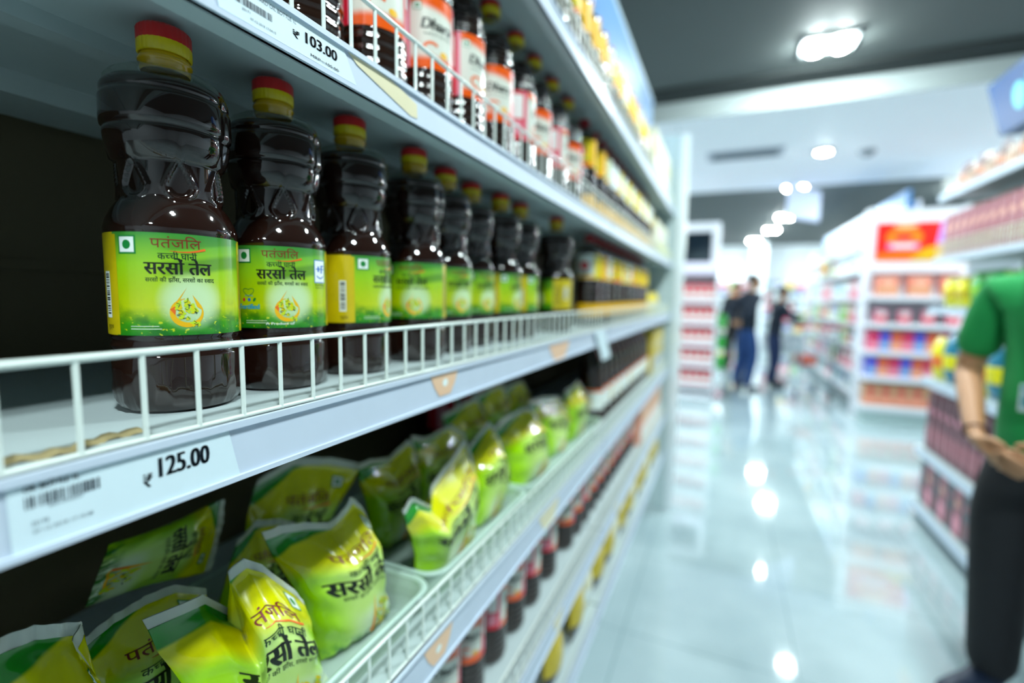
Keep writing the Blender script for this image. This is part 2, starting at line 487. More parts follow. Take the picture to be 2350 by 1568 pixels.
# ------------------------------------------------------------------ the left gondola
# shelves: name, strip top, strip bottom (rel to the eye), wire guard?
LEVELS = [('top', 0.508, 0.470, True), ('upper', 0.205, 0.172, True), ('middle', -0.088, -0.129, True),
          ('lower', -0.410, -0.458, True), ('base', -0.685, -0.735, True), ('bottom', -0.920, -0.972, False)]
BACK = -0.43
def wire_guard(y0, y1, z, h=0.052, phase=0.1651, pitch=0.0312):
    q = MB()
    q.tube([(-0.005, y0 + .004, z + h), (-0.005, y1 - .004, z + h)], 0.0023, 8)
    q.tube([(-0.005, y0 + .004, z + .001), (-0.005, y1 - .004, z + .001)], 0.0018, 6)
    k = math.ceil((y0 + .003 - phase) / pitch)
    while phase + k * pitch < y1 - .003:
        y = phase + k * pitch
        q.tube([(-0.005, y, z), (-0.005, y, z + h)], 0.0017, 6, cap=False)
        k += 1
    return q
def gondola(name, label, y0, y1, end=False):
    t = thing(name, label, 'shelving unit', (0, 0, 0))
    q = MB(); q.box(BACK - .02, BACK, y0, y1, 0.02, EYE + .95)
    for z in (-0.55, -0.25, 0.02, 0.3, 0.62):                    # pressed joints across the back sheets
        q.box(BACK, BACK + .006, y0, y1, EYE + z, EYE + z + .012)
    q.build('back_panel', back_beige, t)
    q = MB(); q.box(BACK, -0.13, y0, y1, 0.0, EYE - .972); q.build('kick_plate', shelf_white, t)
    for y in (y0 + .02, y1 - .02):
        q = MB(); q.box(BACK - .012, BACK + .02, y - .02, y + .02, 0, EYE + .95)
        for k in range(40): q.box(BACK + .0195, BACK + .0215, y - .005, y + .005, 0.2 + k * .05, 0.225 + k * .05, 1)
        q.build('upright', [shelf_white, mat('slot_shadow', s(60, 64, 64), 0.7, noise=0)], t)
    for nm, zt, zb, guard in LEVELS:
        zt += EYE; zb += EYE
        q = MB()
        q.box(BACK, -0.001, y0 + .002, y1 - .002, zt - .010, zt)              # deck sheet
        q.box(-0.0215, -0.0035, y0 + .002, y1 - .002, zb - .001, zt - .010)   # front apron
        q.box(BACK + .05, BACK + .13, y0 + .01, y1 - .01, zt - .030, zt - .010)   # stiffening channel below
        q.box(-0.17, -0.15, y0 + .01, y1 - .01, zt - .022, zt - .010)
        for y in (y0 + .03, y1 - .05): q.box(BACK, -0.17, y, y + .004, zt - .05, zt - .010)
        d = q.build('shelf', deck_white, t)
        p = MB()                                                                # clear-fronted price channel
        p.box(-0.003, 0.0, y0 + .003, y1 - .003, zb, zt - .002)
        p.box(-0.003, 0.0026, y0 + .003, y1 - .003, zb, zb + .0035)
        p.box(-0.003, 0.0026, y0 + .003, y1 - .003, zt - .0045, zt)
        p.build('price_channel', strip_mat, d)
        if guard: wire_guard(y0, y1, zt, phase=0.1651 if nm != 'upper' else .1225).build('wire_guard', wire_mat, d)
    return t
gondola('shelving_unit', 'nearest white shelving unit on the left, holding the green-labelled oil bottles', -0.55, 1.352)
gondola('shelving_unit', 'white shelving unit farther along on the left, ending at the tall end panel', 1.356, 3.0)
t = thing('gondola_end', 'tall pale slotted end panel closing the far end of the left shelving', 'panel', (0, 3.02, 0))
q = MB(); q.box(BACK, 0.02, -.015, .015, 0, EYE + .93)
for k in range(44): q.box(-.006, 0.0, -.0165, -.0145, .1 + k * .05, .124 + k * .05, 1)
q.build('panel_sheet', [mat('end_panel_paint', s(196, 214, 216), 0.4), mat('slot_grey', s(140, 158, 160), 0.6, noise=0)], t)
q = MB(); q.box(0.02, 0.065, -.02, .03, 0, EYE + .93); q.build('edge_post', mat('end_post_white', s(232, 240, 244), 0.3), t)
t = thing('shelf_header', 'long blue header board standing behind the bottles on the top shelf', 'header board', (-0.155, 0, EYE + .512))
q = MB(); q.box(-.012, .012, -0.5, 2.96, 0, .60); q.build('board', mat('header_blue', s(108, 150, 198), 0.3, coat=0.3, noise=0.1, scale=2), t, 0.004)
q = MB(); q.box(-.014, .014, -0.5, 2.96, .595, .615); q.build('edge_trim', mat('header_trim', s(190, 210, 220), 0.3), t)

# ------------------------------------------------------------------ price labels, badges, hang tag (all lie on the channels)
def flat(u, v, l): return (l, u, v + EYE)
def paper_slip(name, label, cat, corners, deco, t0=0.0004):
    mb = MB(); mats = [paper]
    (a, b, c, d) = corners
    base = [(x[0], x[1]) for x in corners]
    f = lambda p, l: flat(p[0], p[1], l)
    mb.add([f(p, 0.0003) for p in base] + [f(p, 0.0003 + t0) for p in base],
           [(4, 5, 6, 7), (3, 2, 1, 0), (0, 1, 5, 4), (1, 2, 6, 5), (2, 3, 7, 6), (3, 0, 4, 7)])
    sh = Sheet(mb, flat, mats); deco(sh, 0.0009)
    o = mb.build(name, mats)
    return tag(o, label, cat)
def deco125(h, l):
    h.text('PATANJALI AAROGYA MUSTARD', .1075, .1585, -.0925, .0042, ink_soft, l, .05)
    h.text('OIL BOTTLE 1L', .1080, .1300, -.0968, .0040, ink_soft, l, .05)
    h.barcode(.1082, .1388, -.1052, -.0992, ink, l, 30)
    h.text('8904109450327', .117, .131, -.1070, .0021, ink_soft, l)
    h.text('20178', .1100, .1165, -.1140, .0028, ink_soft, l)
    h.text('07-12-2018 17:15:28', .1105, .1345, -.1180, .0024, ink_soft, l)
    h.text('\u20b9', .1588, .1640, -.1135, .0108, ink, l, 0.02)
    h.text('125.00', .1672, .1980, -.1098, .0168, ink, l, 0.05)
paper_slip('price_label', 'white price label reading 125.00 on the middle shelf edge', 'price label',
           [(.1026, -.1285), (.2190, -.1270), (.2110, -.0905), (.1020, -.0880)], deco125)
def deco103(h, l):
    h.text('PATANJALI MUSTARD OIL BOTTLE 1L', .2200, .2770, .1955, .0038, ink_soft, l)
    h.barcode(.2225, .2560, .1868, .1915, ink, l, 30, 5)
    h.text('20171', .2330, .2390, .1835, .0024, ink_soft, l)
    h.text('07-12-2018 17:04:15', .2390, .2590, .1800, .0022, ink_soft, l)
    h.text('\u20b9', .2735, .2800, .1860, .0070, ink, l, 0.02)
    h.text('103.00', .2850, .3180, .1868, .0110, ink, l, 0.05)
    h.text('MRP : 105.00', .2900, .3190, .1792, .0032, ink, l)
    h.rect(.2900, .3200, .1801, .1804, ink, l * 1.2)
paper_slip('price_label', 'white price label reading 103.00 on the upper shelf edge', 'price label',
           [(.2170, .1770), (.3400, .1770), (.3250, .2015), (.2120, .2015)], deco103)
badge_a = mat('badge_peach_print', s(238, 196, 160), 0.35, noise=0.05)
badge_b = mat('badge_cream_print', s(226, 216, 178), 0.35, noise=0.05)
def badge(label, pts, M, knob=None):
    mb = MB(); n = len(pts)
    mb.add([flat(u, v, .0003) for u, v in pts] + [flat(u, v, .0007) for u, v in pts],
           [tuple(range(n, 2 * n)), tuple(range(n - 1, -1, -1))] + [(k, (k + 1) % n, n + (k + 1) % n, n + k) for k in range(n)])
    mats = [M]
    if knob: Sheet(mb, flat, mats).disc(knob[0], knob[1], knob[2], knob[2] * .8, white_p, .001, 14)
    return tag(mb.build('shelf_sticker', mats), label, 'sticker')
def cup(y0, y1, zt, zb, sl=0.0):
    w_ = y1 - y0; out = [(y0, zt), (y0 + w_ * .16, zt - (zt - zb) * .6), (y0 + w_ * .32, zb), (y1 - w_ * .30, zb), (y1 - w_ * .14, zt - (zt - zb) * .6), (y1, zt)]
    return out
badge('peach cup-shaped sticker on the middle shelf edge under the fourth bottle', cup(.452, .515, -.0905, -.1190), badge_a, (.484, -.104, .006))
badge('peach sticker on the middle shelf edge near the hanging white tag', cup(.850, .985, -.091, -.128), badge_a)
badge('slanted peach and cream sticker right of the 103.00 label on the upper shelf edge',
      [(.3300, .2010), (.3420, .1945), (.4180, .1780), (.4300, .1790), (.4290, .1925), (.3900, .2000)], badge_b)
badge('peach cup-shaped sticker on the lower shelf edge below the standing pouches', cup(.438, .505, -.4160, -.4480), badge_a, (.470, -.432, .006))
badge('cream sticker on the lower shelf edge above the red-labelled bottle', cup(.815, .94, -.415, -.457), badge_b)
for k, (y, z) in enumerate([(.92, -.73), (1.55, -.73)]):
    badge('cream sticker at the %s of the base shelf edge near the floor' % ('near end', 'far end')[k], cup(y, y + .07, -.690, -.730), badge_b)
t = MB(); t.add([flat(u, v, l) for l in (.004, .0055) for u, v in [(1.185, -.090), (1.285, -.090), (1.375, -.172), (1.275, -.172)]],
                [(4, 5, 6, 7), (3, 2, 1, 0), (0, 1, 5, 4), (1, 2, 6, 5), (2, 3, 7, 6), (3, 0, 4, 7)])
o = tag(t.build('hang_tag', [paper]), 'small white tag hanging askew from the middle shelf edge', 'tag')
# torn strip of cardboard lying on the middle deck at the left
q = MB(); rr = random.Random(4)
def torn(u, v): return (-.020 - v * .012 - .004 * math.sin(u * 9), .085 + u * .088, EYE - .0875 + .0025 * math.sin(v * PI) + .001 * math.sin(u * 40))
q.grid(torn, 20, 3); q.build('cardboard_strip', mat('torn_cardboard', s(150, 136, 96), 0.8, noise=0.25, scale=120), None)
tag(bpy.data.objects['cardboard_strip'], 'torn brown cardboard strip lying on the middle shelf behind the wire', 'cardboard')
# ------------------------------------------------------------------ mustard oil bottle with green label
LR = 0.0420
def label_material():
    M = mat('green_field_label_print', s(120, 180, 20), 0.28, coat=0.5, noise=0)
    g = G(M); b = g.n['Principled BSDF']
    x, y, vec = g.uv()                                   # x: -..: metres/0.1 stored as 0..1 over the front panel
    col = g.ramp(y, [(0.0, s(20, 126, 20)), (0.12, s(66, 154, 10)), (0.28, s(190, 206, 0)), (0.50, s(170, 202, 0)), (0.70, s(150, 202, 20)), (0.88, s(108, 176, 40)), (1.0, s(50, 140, 50))])
    n1 = g.noise(vec, 5.0, 6.0)
    # dark leafy growth along the foot
    low = g.m('MULTIPLY', g.step(y, 0.42, 0.0), g.step(n1, 0.44, 0.60))
    col = g.mix(g.m('MULTIPLY', low, 0.9), col, s(8, 104, 16))
    n2 = g.noise(vec, 26.0, 2.0)
    spark = g.m('MULTIPLY', g.step(y, 0.40, 0.05), g.step(n2, 0.60, 0.70))
    col = g.mix(spark, col, s(206, 214, 20))
    # darker green sweeps across the sky of the print
    wv = g.m('ADD', y, g.m('MULTIPLY', g.m('SINE', g.m('MULTIPLY', x, 5.0)), 0.05))
    band = g.m('MULTIPLY', g.step(wv, 0.60, 0.66), g.step(wv, 0.80, 0.74))
    band2 = g.m('MULTIPLY', g.step(wv, 0.86, 0.90), g.step(wv, 1.04, 0.97))
    right = g.step(x, 0.28, 0.45)
    col = g.mix(g.m('MULTIPLY', g.m('MULTIPLY', band, right), 0.75), col, s(70, 128, 24))
    col = g.mix(g.m('MULTIPLY', g.m('MULTIPLY', band2, right), 0.55), col, s(44, 120, 40))
    # pale halo behind the drop
    dx = g.m('DIVIDE', g.m('SUBTRACT', x, 0.52), 0.24); dy = g.m('DIVIDE', g.m('SUBTRACT', y, 0.34), 0.32)
    d = g.m('ADD', g.m('MULTIPLY', dx, dx), g.m('MULTIPLY', dy, dy))
    col = g.mix(g.m('MULTIPLY', g.step(d, 1.0, 0.1), 0.85), col, s(206, 232, 190))
    g.l.new(col, b.inputs['Base Color'])
    return M
label_print = label_material()
label_gold = mat('label_back_yellow', s(206, 184, 6), 0.3, coat=0.5, noise=0.08, scale=60)

def mustard_profile():
    P = [(.0, .003), (.030, .002), (.0345, .0), (.0375, .002), (.0400, .008), (.0412, .016), (.0416, .024), (.0416, .040), (.0412, .0415), (.0398, .0435),
         (.0398, .0445), (.0412, .0465), (.0414, .049), (.0400, .0515), (.0410, .0535), (.0413, .056), (.0413, .126), (.0419, .128), (.0421, .131), (.0414, .1335), (.0405, .137),
         (.0370, .1445), (.0345, .1485), (.0333, .150), (.0322, .1520)]
    P += [(.0318, .152 + k * .00105) for k in range(1, 25)]
    P += [(.0328, .1785), (.0345, .1795), (.0380, .1880), (.0392, .1975), (.0390, .1990), (.0382, .2000), (.0390, .2012), (.0402, .2025), (.0406, .2060), (.0404, .2200), (.0398, .2222), (.0388, .2232),
          (.0394, .2246), (.0394, .2280), (.0380, .2310), (.0350, .2330)]
    return P
def waist_drops(h, t, r):
    out = 0.0
    if h < .024:
        a = (t * 11 / (2 * PI)) % 1 - .5
        d = math.hypot(a * 2 * PI * r / 11, h - .0105)
        out += .0012 * math.exp(-((d - .0062) / .0016) ** 2) - .0006 * (d < .0045)
    if .150 < h < .180:
        a = (t * 7 / (2 * PI) + .35) % 1 - .5
        x = a * 2 * PI * r / 7; y = h - .1605
        if y < 0: d = math.hypot(x, y) - .0088
        else: d = abs(x) - .0088 * max(0, 1 - y / .0185) ** .8
        out += .0019 * math.exp(-(d / .0015) ** 2)
        if d < -.001: out -= .0012
    if .180 < h < .229:
        a = (t - 1.15 + PI) % (2 * PI) - PI                     # grip hollow on one side of the shoulder
        out -= .0035 * math.exp(-(a / .16) ** 2)
    return out
def back_panel_print(h, l, barcode_at):
    c = 2 * PI * LR
    h.rect(.0500, c - .0390, .0005, .0690, label_gold, l * .6, 34)
    u = .0600
    h.rect(c - .0545, c - .0475, .012, .044, white_p, l, 2)
    h.barcode(c - .0535, c - .0485, .0145, .0425, black, l * 1.3, 24, 9, True)
    h.text('शुद्ध', c - .054, c - .046, .0045, .004, black, l * 1.2)
    h.rect(.078, .0900, .024, .052, white_p, l, 3); h.barcode(.0785, .0895, .0265, .0505, black, l * 1.3, 24, 11, True)
    for k in range(13):
        a = .0520 + .0016 * k
        if k % 3 == 2: continue
        h.rect(a, a + .0007, .006 + .004 * (k % 2), .060 - .005 * (k % 3), darkgreen_p, l)
    for k in range(11):
        v = .008 + k * .005
        h.rect(.1000, .1650 - .012 * (k % 3), v, v + .0015, darkgreen_p, l, 8)
def mustard_label(variant):
    mb = MB(); mats = [label_print, label_gold]
    c = 2 * PI * LR
    V0, V1 = .056, .1265
    cyl = lambda u, v, l: ((LR + l) * math.cos(u / LR), (LR + l) * math.sin(u / LR), V0 + v)
    mb.grid(lambda a, b: cyl(-.0420 + a * .0950, b * (V1 - V0), 0), 40, 4)
    mb.grid(lambda a, b: cyl(.0530 + a * (c - .0950), b * (V1 - V0), 0), 60, 1, mi=1, uv=False)
    h = Sheet(mb, cyl, mats, .0022); L = .00016
    back_panel_print(h, L, 0)
    h.veg(-.0300, .0620, .0125, L)
    h.text(LOGO, -.0150, .0150, .0605, .0095, maroon_p, L)
    h.ribbon([(-.004 + k * .0018, .0592 - .0016 * math.sin(PI * (.15 + k / 16)) + .00011 * k * k * .12) for k in range(13)], [.0001 + .00006 * k for k in range(13)], orange_p, L * 1.4)
    h.text(KACCHI, -.0110, .0120, .0525, .0068, darkgreen_p, L, 0.02)
    h.text(SARSON, -.0195, .0215, .0425, .0125, black, L, 0.035)
    h.text(TAGLINE, -.0190, .0230, .0372, .0042, darkgreen_p, L, 0.015)
    h.oil_drop(.0045, .0055, .0102, .0280, L)
    h.rect(-.0300, -.0120, .0062, .0067, pale_p, L, 3); h.rect(-.0300, -.0105, .0043, .0049, pale_p, L, 3)
    if variant:
        h.rect(.0305, .0465, .040, .0610, blue_p, L, 4); h.rect(.0312, .0458, .0408, .0602, white_p, L * 1.4, 4)
        h.text('+F', .0325, .0448, .0490, .0105, blue_p, L * 1.9, .06)
        h.ribbon([(.0335 + k * .00115, .0465 - .0022 * math.sin(PI * k / 9)) for k in range(10)], .0005, blue_p, L * 2)
        h.text('Fortified', .0315, .0455, .0372, .0030, black, L); h.text('Vitamin A & D', .0315, .0455, .0350, .0022, black, L)
        h.text('Fortified', -.0360, -.0175, .0165, .0062, cyan_p, L, .05)
        h.disc(-.0315, .0245, .0012, .0015, red_p, L); h.disc(-.0265, .0245, .0014, .0014, blue_p, L); h.disc(-.0218, .0245, .0011, .0019, green_p, L, 12, -.6)
        hp = [(-.0270 + .0050 * math.sin(a) ** 3, .0312 + .0040 * (.81 * math.cos(a) - .31 * math.cos(2 * a) - .12 * math.cos(3 * a))) for a in [2 * PI * k / 24 for k in range(25)]]
        h.ribbon(hp, .00022, green_p, L); h.text('VITAMINS', -.0305, -.0230, .0272, .0018, cyan_p, L)
        h.text('A Product of', -.0130, .0100, .0030, .0030, white_p, L, .02)
    return mb, mats
def cap_parts(t, z, r=.0168, body=cap_yellow, lid=cap_red, hb=.0085, hr=.0105):
    q = MB()
    rib = lambda h, a, rr: .00025 * math.cos(a * 60)
    q.lathe([(r - .001, z), (r, z + .0008), (r, z + hb)], 90, rad=rib, close=False)
    q.lathe([(r - .001, z), (r - .003, z + .001)], 40, close=False)
    c = q.build('cap', body, t)
    q = MB(); q.lathe([(r, z + hb), (r, z + hb + hr - .002), (r - .0015, z + hb + hr), (0.0001, z + hb + hr + .0004)], 90, rad=lambda h, a, rr: rib(h, a, rr) if rr > .01 else 0, close=False)
    q.build('cap_lid', lid, c)
def make_mustard(variant=0):
    t = thing('oil_bottle', 'bottle', 'bottle')
    q = MB(); q.lathe(mustard_profile(), 168, rad=waist_drops, close=False)
    q.add([(0, 0, .2333)] + [(.0350 * math.cos(2 * PI * k / 48), .0350 * math.sin(2 * PI * k / 48), .2332) for k in range(48)], [(0, 1 + k, 1 + (k + 1) % 48) for k in range(48)])
    q.build('bottle_body', oil, t)
    q = MB(); q.lathe([(.0372, .2318), (.0368, .2350), (.0340, .2385), (.0280, .2422), (.0210, .2446), (.0165, .2458)], 72, close=False)
    q.build('clear_shoulder', clear_pet, t)
    q = MB(); q.lathe([(.0150, .2448), (.0158, .2462), (.0158, .2500), (.0166, .2506), (.0170, .2520), (.0168, .2534), (.0158, .2540), (.0158, .2552), (.0150, .2560), (.0146, .2600)], 48, close=False)
    q.build('neck', neck_mat, t)
    mb, mats = mustard_label(variant); mb.build('label', mats, t)
    cap_parts(t, .2565)
    return t
AX = -.086
MID = EYE - .0876
ba = make_mustard(0); bb = make_mustard(1)
cam_ang = lambda x, y: math.atan2(-y, .30 - x)
mid_spec = [(.236, 'a', 0.02, 'green-labelled mustard oil bottle nearest the viewer, first in the middle shelf row'),
            (.329, 'b', 0.04, 'mustard oil bottle whose green label carries a white plus-F square, second on the middle shelf'),
            (.427, 'a', 0.98, 'third mustard oil bottle on the middle shelf, turned to show the yellow barcode panel'),
            (.546, 'a', -0.12, 'fourth mustard oil bottle on the middle shelf, its label facing straight out'),
            (.646, 'a', 0.55, 'fifth mustard oil bottle on the middle shelf, partly hidden by the fourth'),
            (.745, 'a', 0.72, 'sixth mustard oil bottle on the middle shelf, white square at the label edge'),
            (.842, 'a', 0.95, 'seventh mustard oil bottle on the middle shelf, a thin yellow label edge showing'),
            (.937, 'a', 1.35, 'eighth mustard oil bottle on the middle shelf, yellow panel with pale barcode in front'),
            (1.132, 'a', -1.30, 'last mustard oil bottle on the middle shelf, standing apart beyond a gap')]
first = {'a': True, 'b': True}
for y, v, da, l in mid_spec:
    AX = {.646: -.100, .745: -.110, .842: -.100, .937: -.100}.get(y, -.086)
    pr = ba if v == 'a' else bb
    rot = cam_ang(AX, y) + da
    if first[v]:
        first[v] = False; pr.location = (AX, y, MID); pr.rotation_euler = (0, 0, rot); tag(pr, l)
    else: dup(pr, (AX, y, MID), rot, l)

# ------------------------------------------------------------------ ribbed bottle with orange and red label
def ribbed_profile(scale=1.0):
    P = [(.0, .003), (.031, .002), (.0360, .0), (.0385, .003), (.0402, .010)]
    for k in range(5):
        z = .012 + k * .0128
        P += [(.0405, z), (.0410, z + .004), (.0405, z + .008), (.0388, z + .0104)]
    P += [(.0405, .0765), (.0408, .0785), (.0402, .0790), (.0402, .1660), (.0408, .1665), (.0408, .169)]
    for k in range(3):
        z = .170 + k * .0145
        rr = .0400 - .0013 * k
        P += [(rr - .002, z), (rr, z + .0035), (rr, z + .0085), (rr - .0022, z + .0120)]
    P += [(.0350, .2150), (.0330, .2200)]
    return P
def dimple(h, t, r):
    if .168 < h < .214: return .0011 * math.cos(t * 14)
    if .012 < h < .076: return .0005 * math.cos(t * 12)
    return 0.0
orange_fade = None
def dhara_material():
    M = mat('orange_white_label_print', s(235, 235, 225), 0.25, coat=0.6, noise=0)
    g = G(M); b = g.n['Principled BSDF']
    x, y, vec = g.uv()
    edge = g.m('ADD', g.step(g.m('ADD', y, g.m('MULTIPLY', x, 0.12)), 0.82, 0.95), g.step(g.m('SUBTRACT', y, g.m('MULTIPLY', x, 0.06)), 0.20, 0.08))
    g.l.new(g.mix(edge, s(226, 228, 216), s(240, 92, 14)), b.inputs['Base Color'])
    return M
dh_print = dhara_material()
def dhara_label():
    R = .0408; c = 2 * PI * R
    mb = MB(); mats = [dh_print, pink_p, red_p]
    cyl = lambda u, v, l: ((R + l) * math.cos(u / R), (R + l) * math.sin(u / R), .0790 + v)
    mb.grid(lambda a, b: cyl(-.032 + a * .064, b * .087, 0), 24, 1)
    mb.grid(lambda a, b: cyl(.032 + a * (c - .064), b * .087, 0), 60, 1, mi=2, uv=False)
    h = Sheet(mb, cyl, mats, .0022); L = .0003
    for k in (0, 1, 2):
        u = -.062 + k * .10
        h.rect(u, u + .022, .038, .080, white_p, L, 5); h.rect(u + .001, u + .020, .010, .033, pink_p, L, 4)
    h.rect(.092, .118, .004, .083, pink_p, L * .6, 6)
    h.rect(-.036, -.031, 0, .087, pink_p, L, 2)
    h.veg(-.022, .073, .0100, L)
    h.text('Dhara', -.018, .027, .047, .019, black, L, .05, .2)
    h.text('KACHI GHANI', -.014, .025, .040, .0042, darkgreen_p, L)
    h.ribbon([(-.004 + .010 * math.cos(a), .024 + .007 * math.sin(a)) for a in [PI * .2 + k * .28 for k in range(16)]], .0018, orange_p, L)
    h.disc(.014, .020, .006, .004, amber_p, L)
    return mb, mats
def make_ribbed():
    t = thing('ribbed_oil_bottle', 'bottle', 'bottle')
    q = MB(); q.lathe(ribbed_profile(), 84, rad=dimple, close=False); q.build('bottle_body', oil_amber, t)
    q = MB(); q.lathe([(.0335, .2190), (.0300, .2290), (.0220, .2400), (.0150, .2480), (.0142, .2600)], 48, close=False); q.build('clear_shoulder', clear_pet, t)
    mb, mats = dhara_label(); mb.build('label', mats, t)
    cap_parts(t, .2580, .0170, hb=.0130, hr=.0100)
    return t
UP = EYE + .2054
br = make_ribbed(); used = [False]
def place(proto, state, loc, rot, label, group=None):
    if not state[0]:
        state[0] = True; proto.location = loc; proto.rotation_euler = (0, 0, rot); tag(proto, label, group=group); return proto
    return dup(proto, loc, rot, label, group)
upper_y = [.270, .362, .465, .568, .662, .768, .873, .967, 1.080, 1.197]
side = [2.4, 2.6, .3, .40, .85, .30, 1.40, .35, 1.4, .3]
desc = ['dark ribbed bottle at the left end of the upper shelf, above the 103.00 label',
        'dark ribbed bottle second from the left on the upper shelf, only its foot in view',
        'third ribbed bottle on the upper shelf, orange label edge at the picture top',
        'fourth ribbed bottle on the upper shelf, its large orange and white label cut off',
        'fifth ribbed bottle on the upper shelf, whole orange and white label in view',
        'sixth ribbed bottle on the upper shelf, narrow orange and white label',
        'seventh ribbed bottle on the upper shelf, turned to its red side panel',
        'eighth ribbed bottle on the upper shelf, orange and white label past the red one',
        'ninth ribbed bottle on the upper shelf, showing its red and pink side',
        'tenth ribbed bottle, last of the orange-labelled ones on the upper shelf']
for y, da, l in zip(upper_y, side, desc):
    place(br, used, (-.088, y, UP), cam_ang(-.088, y) + da, l)
for k, (y, da) in enumerate([(.60, .3), (.684, .2), (.775, 1.5), (.868, .2), (.962, 1.45), (1.075, 1.5), (1.225, .2), (1.31, .3), (1.395, 1.5), (1.48, .2), (1.565, .3), (1.65, 1.4), (1.735, .3), (1.82, .2), (1.905, 1.5), (1.99, .3), (2.075, .2), (2.16, 1.5)]):
    place(br, used, (-.085, y, EYE - .6846), cam_ang(-.085, y) + da,
          'ribbed bottle showing %s label, %s from the near end of the base shelf' % ('a red-sided' if da > 1 else 'an orange-white', ORD[k])).scale = (.9, .9, .9)
# a dark row behind, on the lower shelf beyond the pouches
for k in range(4):
    y = 1.02 + k * .088
    place(br, used, (-.335, y, EYE - .4095), 2.6, 'dark oil bottle in the shade behind the far pouches, %s from the near end' % ORD[k])

# ------------------------------------------------------------------ slim bottle with crimson cap and yellow shoulder label
def slim_label(kind):
    R = .0352; c = 2 * PI * R
    A, B = {'y': (yellow_p, amber_p), 'w': (white_p, yellow_p), 'g': (mat('label_pale_green', s(214, 226, 180), 0.3), white_p), 'r': (red_p, yellow_p)}[kind]
    mb = MB(); mats = [A, B, amber_p]
    cyl = lambda u, v, l: ((R + l) * math.cos(u / R), (R + l) * math.sin(u / R), v)
    mb.grid(lambda a, b: cyl(-.03 + a * .06, .138 + b * .070, 0), 20, 1, uv=False)
    mb.grid(lambda a, b: cyl(.03 + a * (c - .06), .138 + b * .070, 0), 40, 1, mi=1, uv=False)
    h = Sheet(mb, cyl, mats, .0022); L = .0003
    h.rect(-.029, .029, .139, .148, amber_p if kind != 'y' else orange_p, L, 10)
    h.disc(0, .176, .014, .012, red_p if kind != 'r' else yellow_p, L, 16)
    h.rect(-.020, .020, .152, .157, darkgreen_p, L, 6)
    lo = MB(); lo.lathe([(.0357, .030), (.0357, .066)], 44, close=False)
    return mb, mats, lo
def make_slim(kind):
    t = thing('slim_oil_bottle', 'bottle', 'bottle')
    P = [(0, .003), (.028, .001), (.0320, 0), (.0345, .004), (.0350, .010), (.0350, .027), (.0340, .029), (.0350, .031), (.0350, .068), (.0338, .070), (.0350, .073)]
    for k in range(4): z = .076 + k * .015; P += [(.0352, z), (.0354, z + .006), (.0350, z + .010), (.0334, z + .0125)]
    P += [(.0348, .137), (.0348, .209), (.0320, .218), (.0230, .229), (.0150, .237)]
    q = MB(); q.lathe(P, 48, rad=lambda h, a, r: .0009 * math.cos(a * 10) if .074 < h < .137 else 0, close=False); q.build('bottle_body', oil, t)
    q = MB(); q.lathe([(.0150, .236), (.0130, .242), (.0130, .252)], 24, close=False); q.build('neck', clear_pet, t)
    mb, mats, lo = slim_label(kind); mb.build('label', mats, t); lo.build('lower_label', amber_p, t)
    cap_parts(t, .2470, .0150, cap_dark, cap_dark, .006, .014)
    return t
slims = {k: (make_slim(k), [False]) for k in 'ywgr'}
WORD = {'y': 'yellow', 'w': 'white', 'g': 'pale green', 'r': 'red'}
def slim_row(ys, kinds, z, where, rots=None, ax=-.075):
    cnt = {}
    for y, k in zip(ys, kinds):
        cnt[k] = cnt.get(k, 0) + 1
        p, st = slims[k]
        place(p, st, (ax, y, z), cam_ang(ax, y) + random.uniform(-.5, .5), 'slim crimson-capped bottle with %s shoulder label, %s such one along the %s' % (WORD[k], ORD[cnt[k] - 1], where))
slim_row([1.31, 1.425, 1.51, 1.59, 1.67, 1.75, 1.83, 1.91, 1.99, 2.07, 2.15, 2.23, 2.31, 2.39], 'yyggwgwgwwgwgw', UP, 'upper shelf')
slim_row([1.405, 1.49, 1.575, 1.66, 1.745, 1.83, 1.915, 2.0, 2.085, 2.17, 2.255, 2.34], 'wywyywwyywyw', MID, 'middle shelf')
slim_row([.62, .71, .80, .89, .975, 1.06, 1.145, 1.23, 1.315, 1.40, 1.485, 1.57, 1.655, 1.74, 1.825, 1.91, 1.995, 2.08, 2.165, 2.25], 'rywyrryyyygyywyygywg', EYE + .5084, 'top shelf')

# bottles with a low white label, far along the lower shelf
def make_low():
    t = thing('dark_bottle', 'bottle', 'bottle')
    P = [(0, .003), (.033, 0), (.0385, .004), (.0400, .012), (.0400, .050), (.0394, .051), (.0394, .122), (.0400, .123), (.0398, .13), (.0392, .14), (.0385, .16), (.0360, .19), (.028, .215), (.017, .235), (.0145, .243), (.0145, .252)]
    q = MB(); q.lathe(P, 48, close=False); q.build('bottle_body', oil_amber, t)
    mb = MB(); mats = [white_p]; R = .0400
    cyl = lambda u, v, l: ((R + l) * math.cos(u / R), (R + l) * math.sin(u / R),   .054 + v)
    mb.grid(lambda a, b: cyl(a * 2 * PI * R, b * .064, 0), 48, 1, uv=False)
    h = Sheet(mb, cyl, mats, .004)
    h.rect(0, 2 * PI * R, .056, .064, orange_p, .0003, 48)
    for k in range(4): h.rect(k * .063, k * .063 + .012, .004, .048, badge_b, .0003, 3)
    mb.build('label', mats, t)
    cap_parts(t, .2480, .0160, cap_dark, cap_dark, .006, .012)
    return t
lowp = make_low(); ls = [False]
for k in range(12):
    y = 1.50 + k * .087
    place(lowp, ls, (-.08, y, EYE - .4096), .4 * k, 'dark bottle with a low white label, %s from the near end beyond the pouches' % ORD[k])
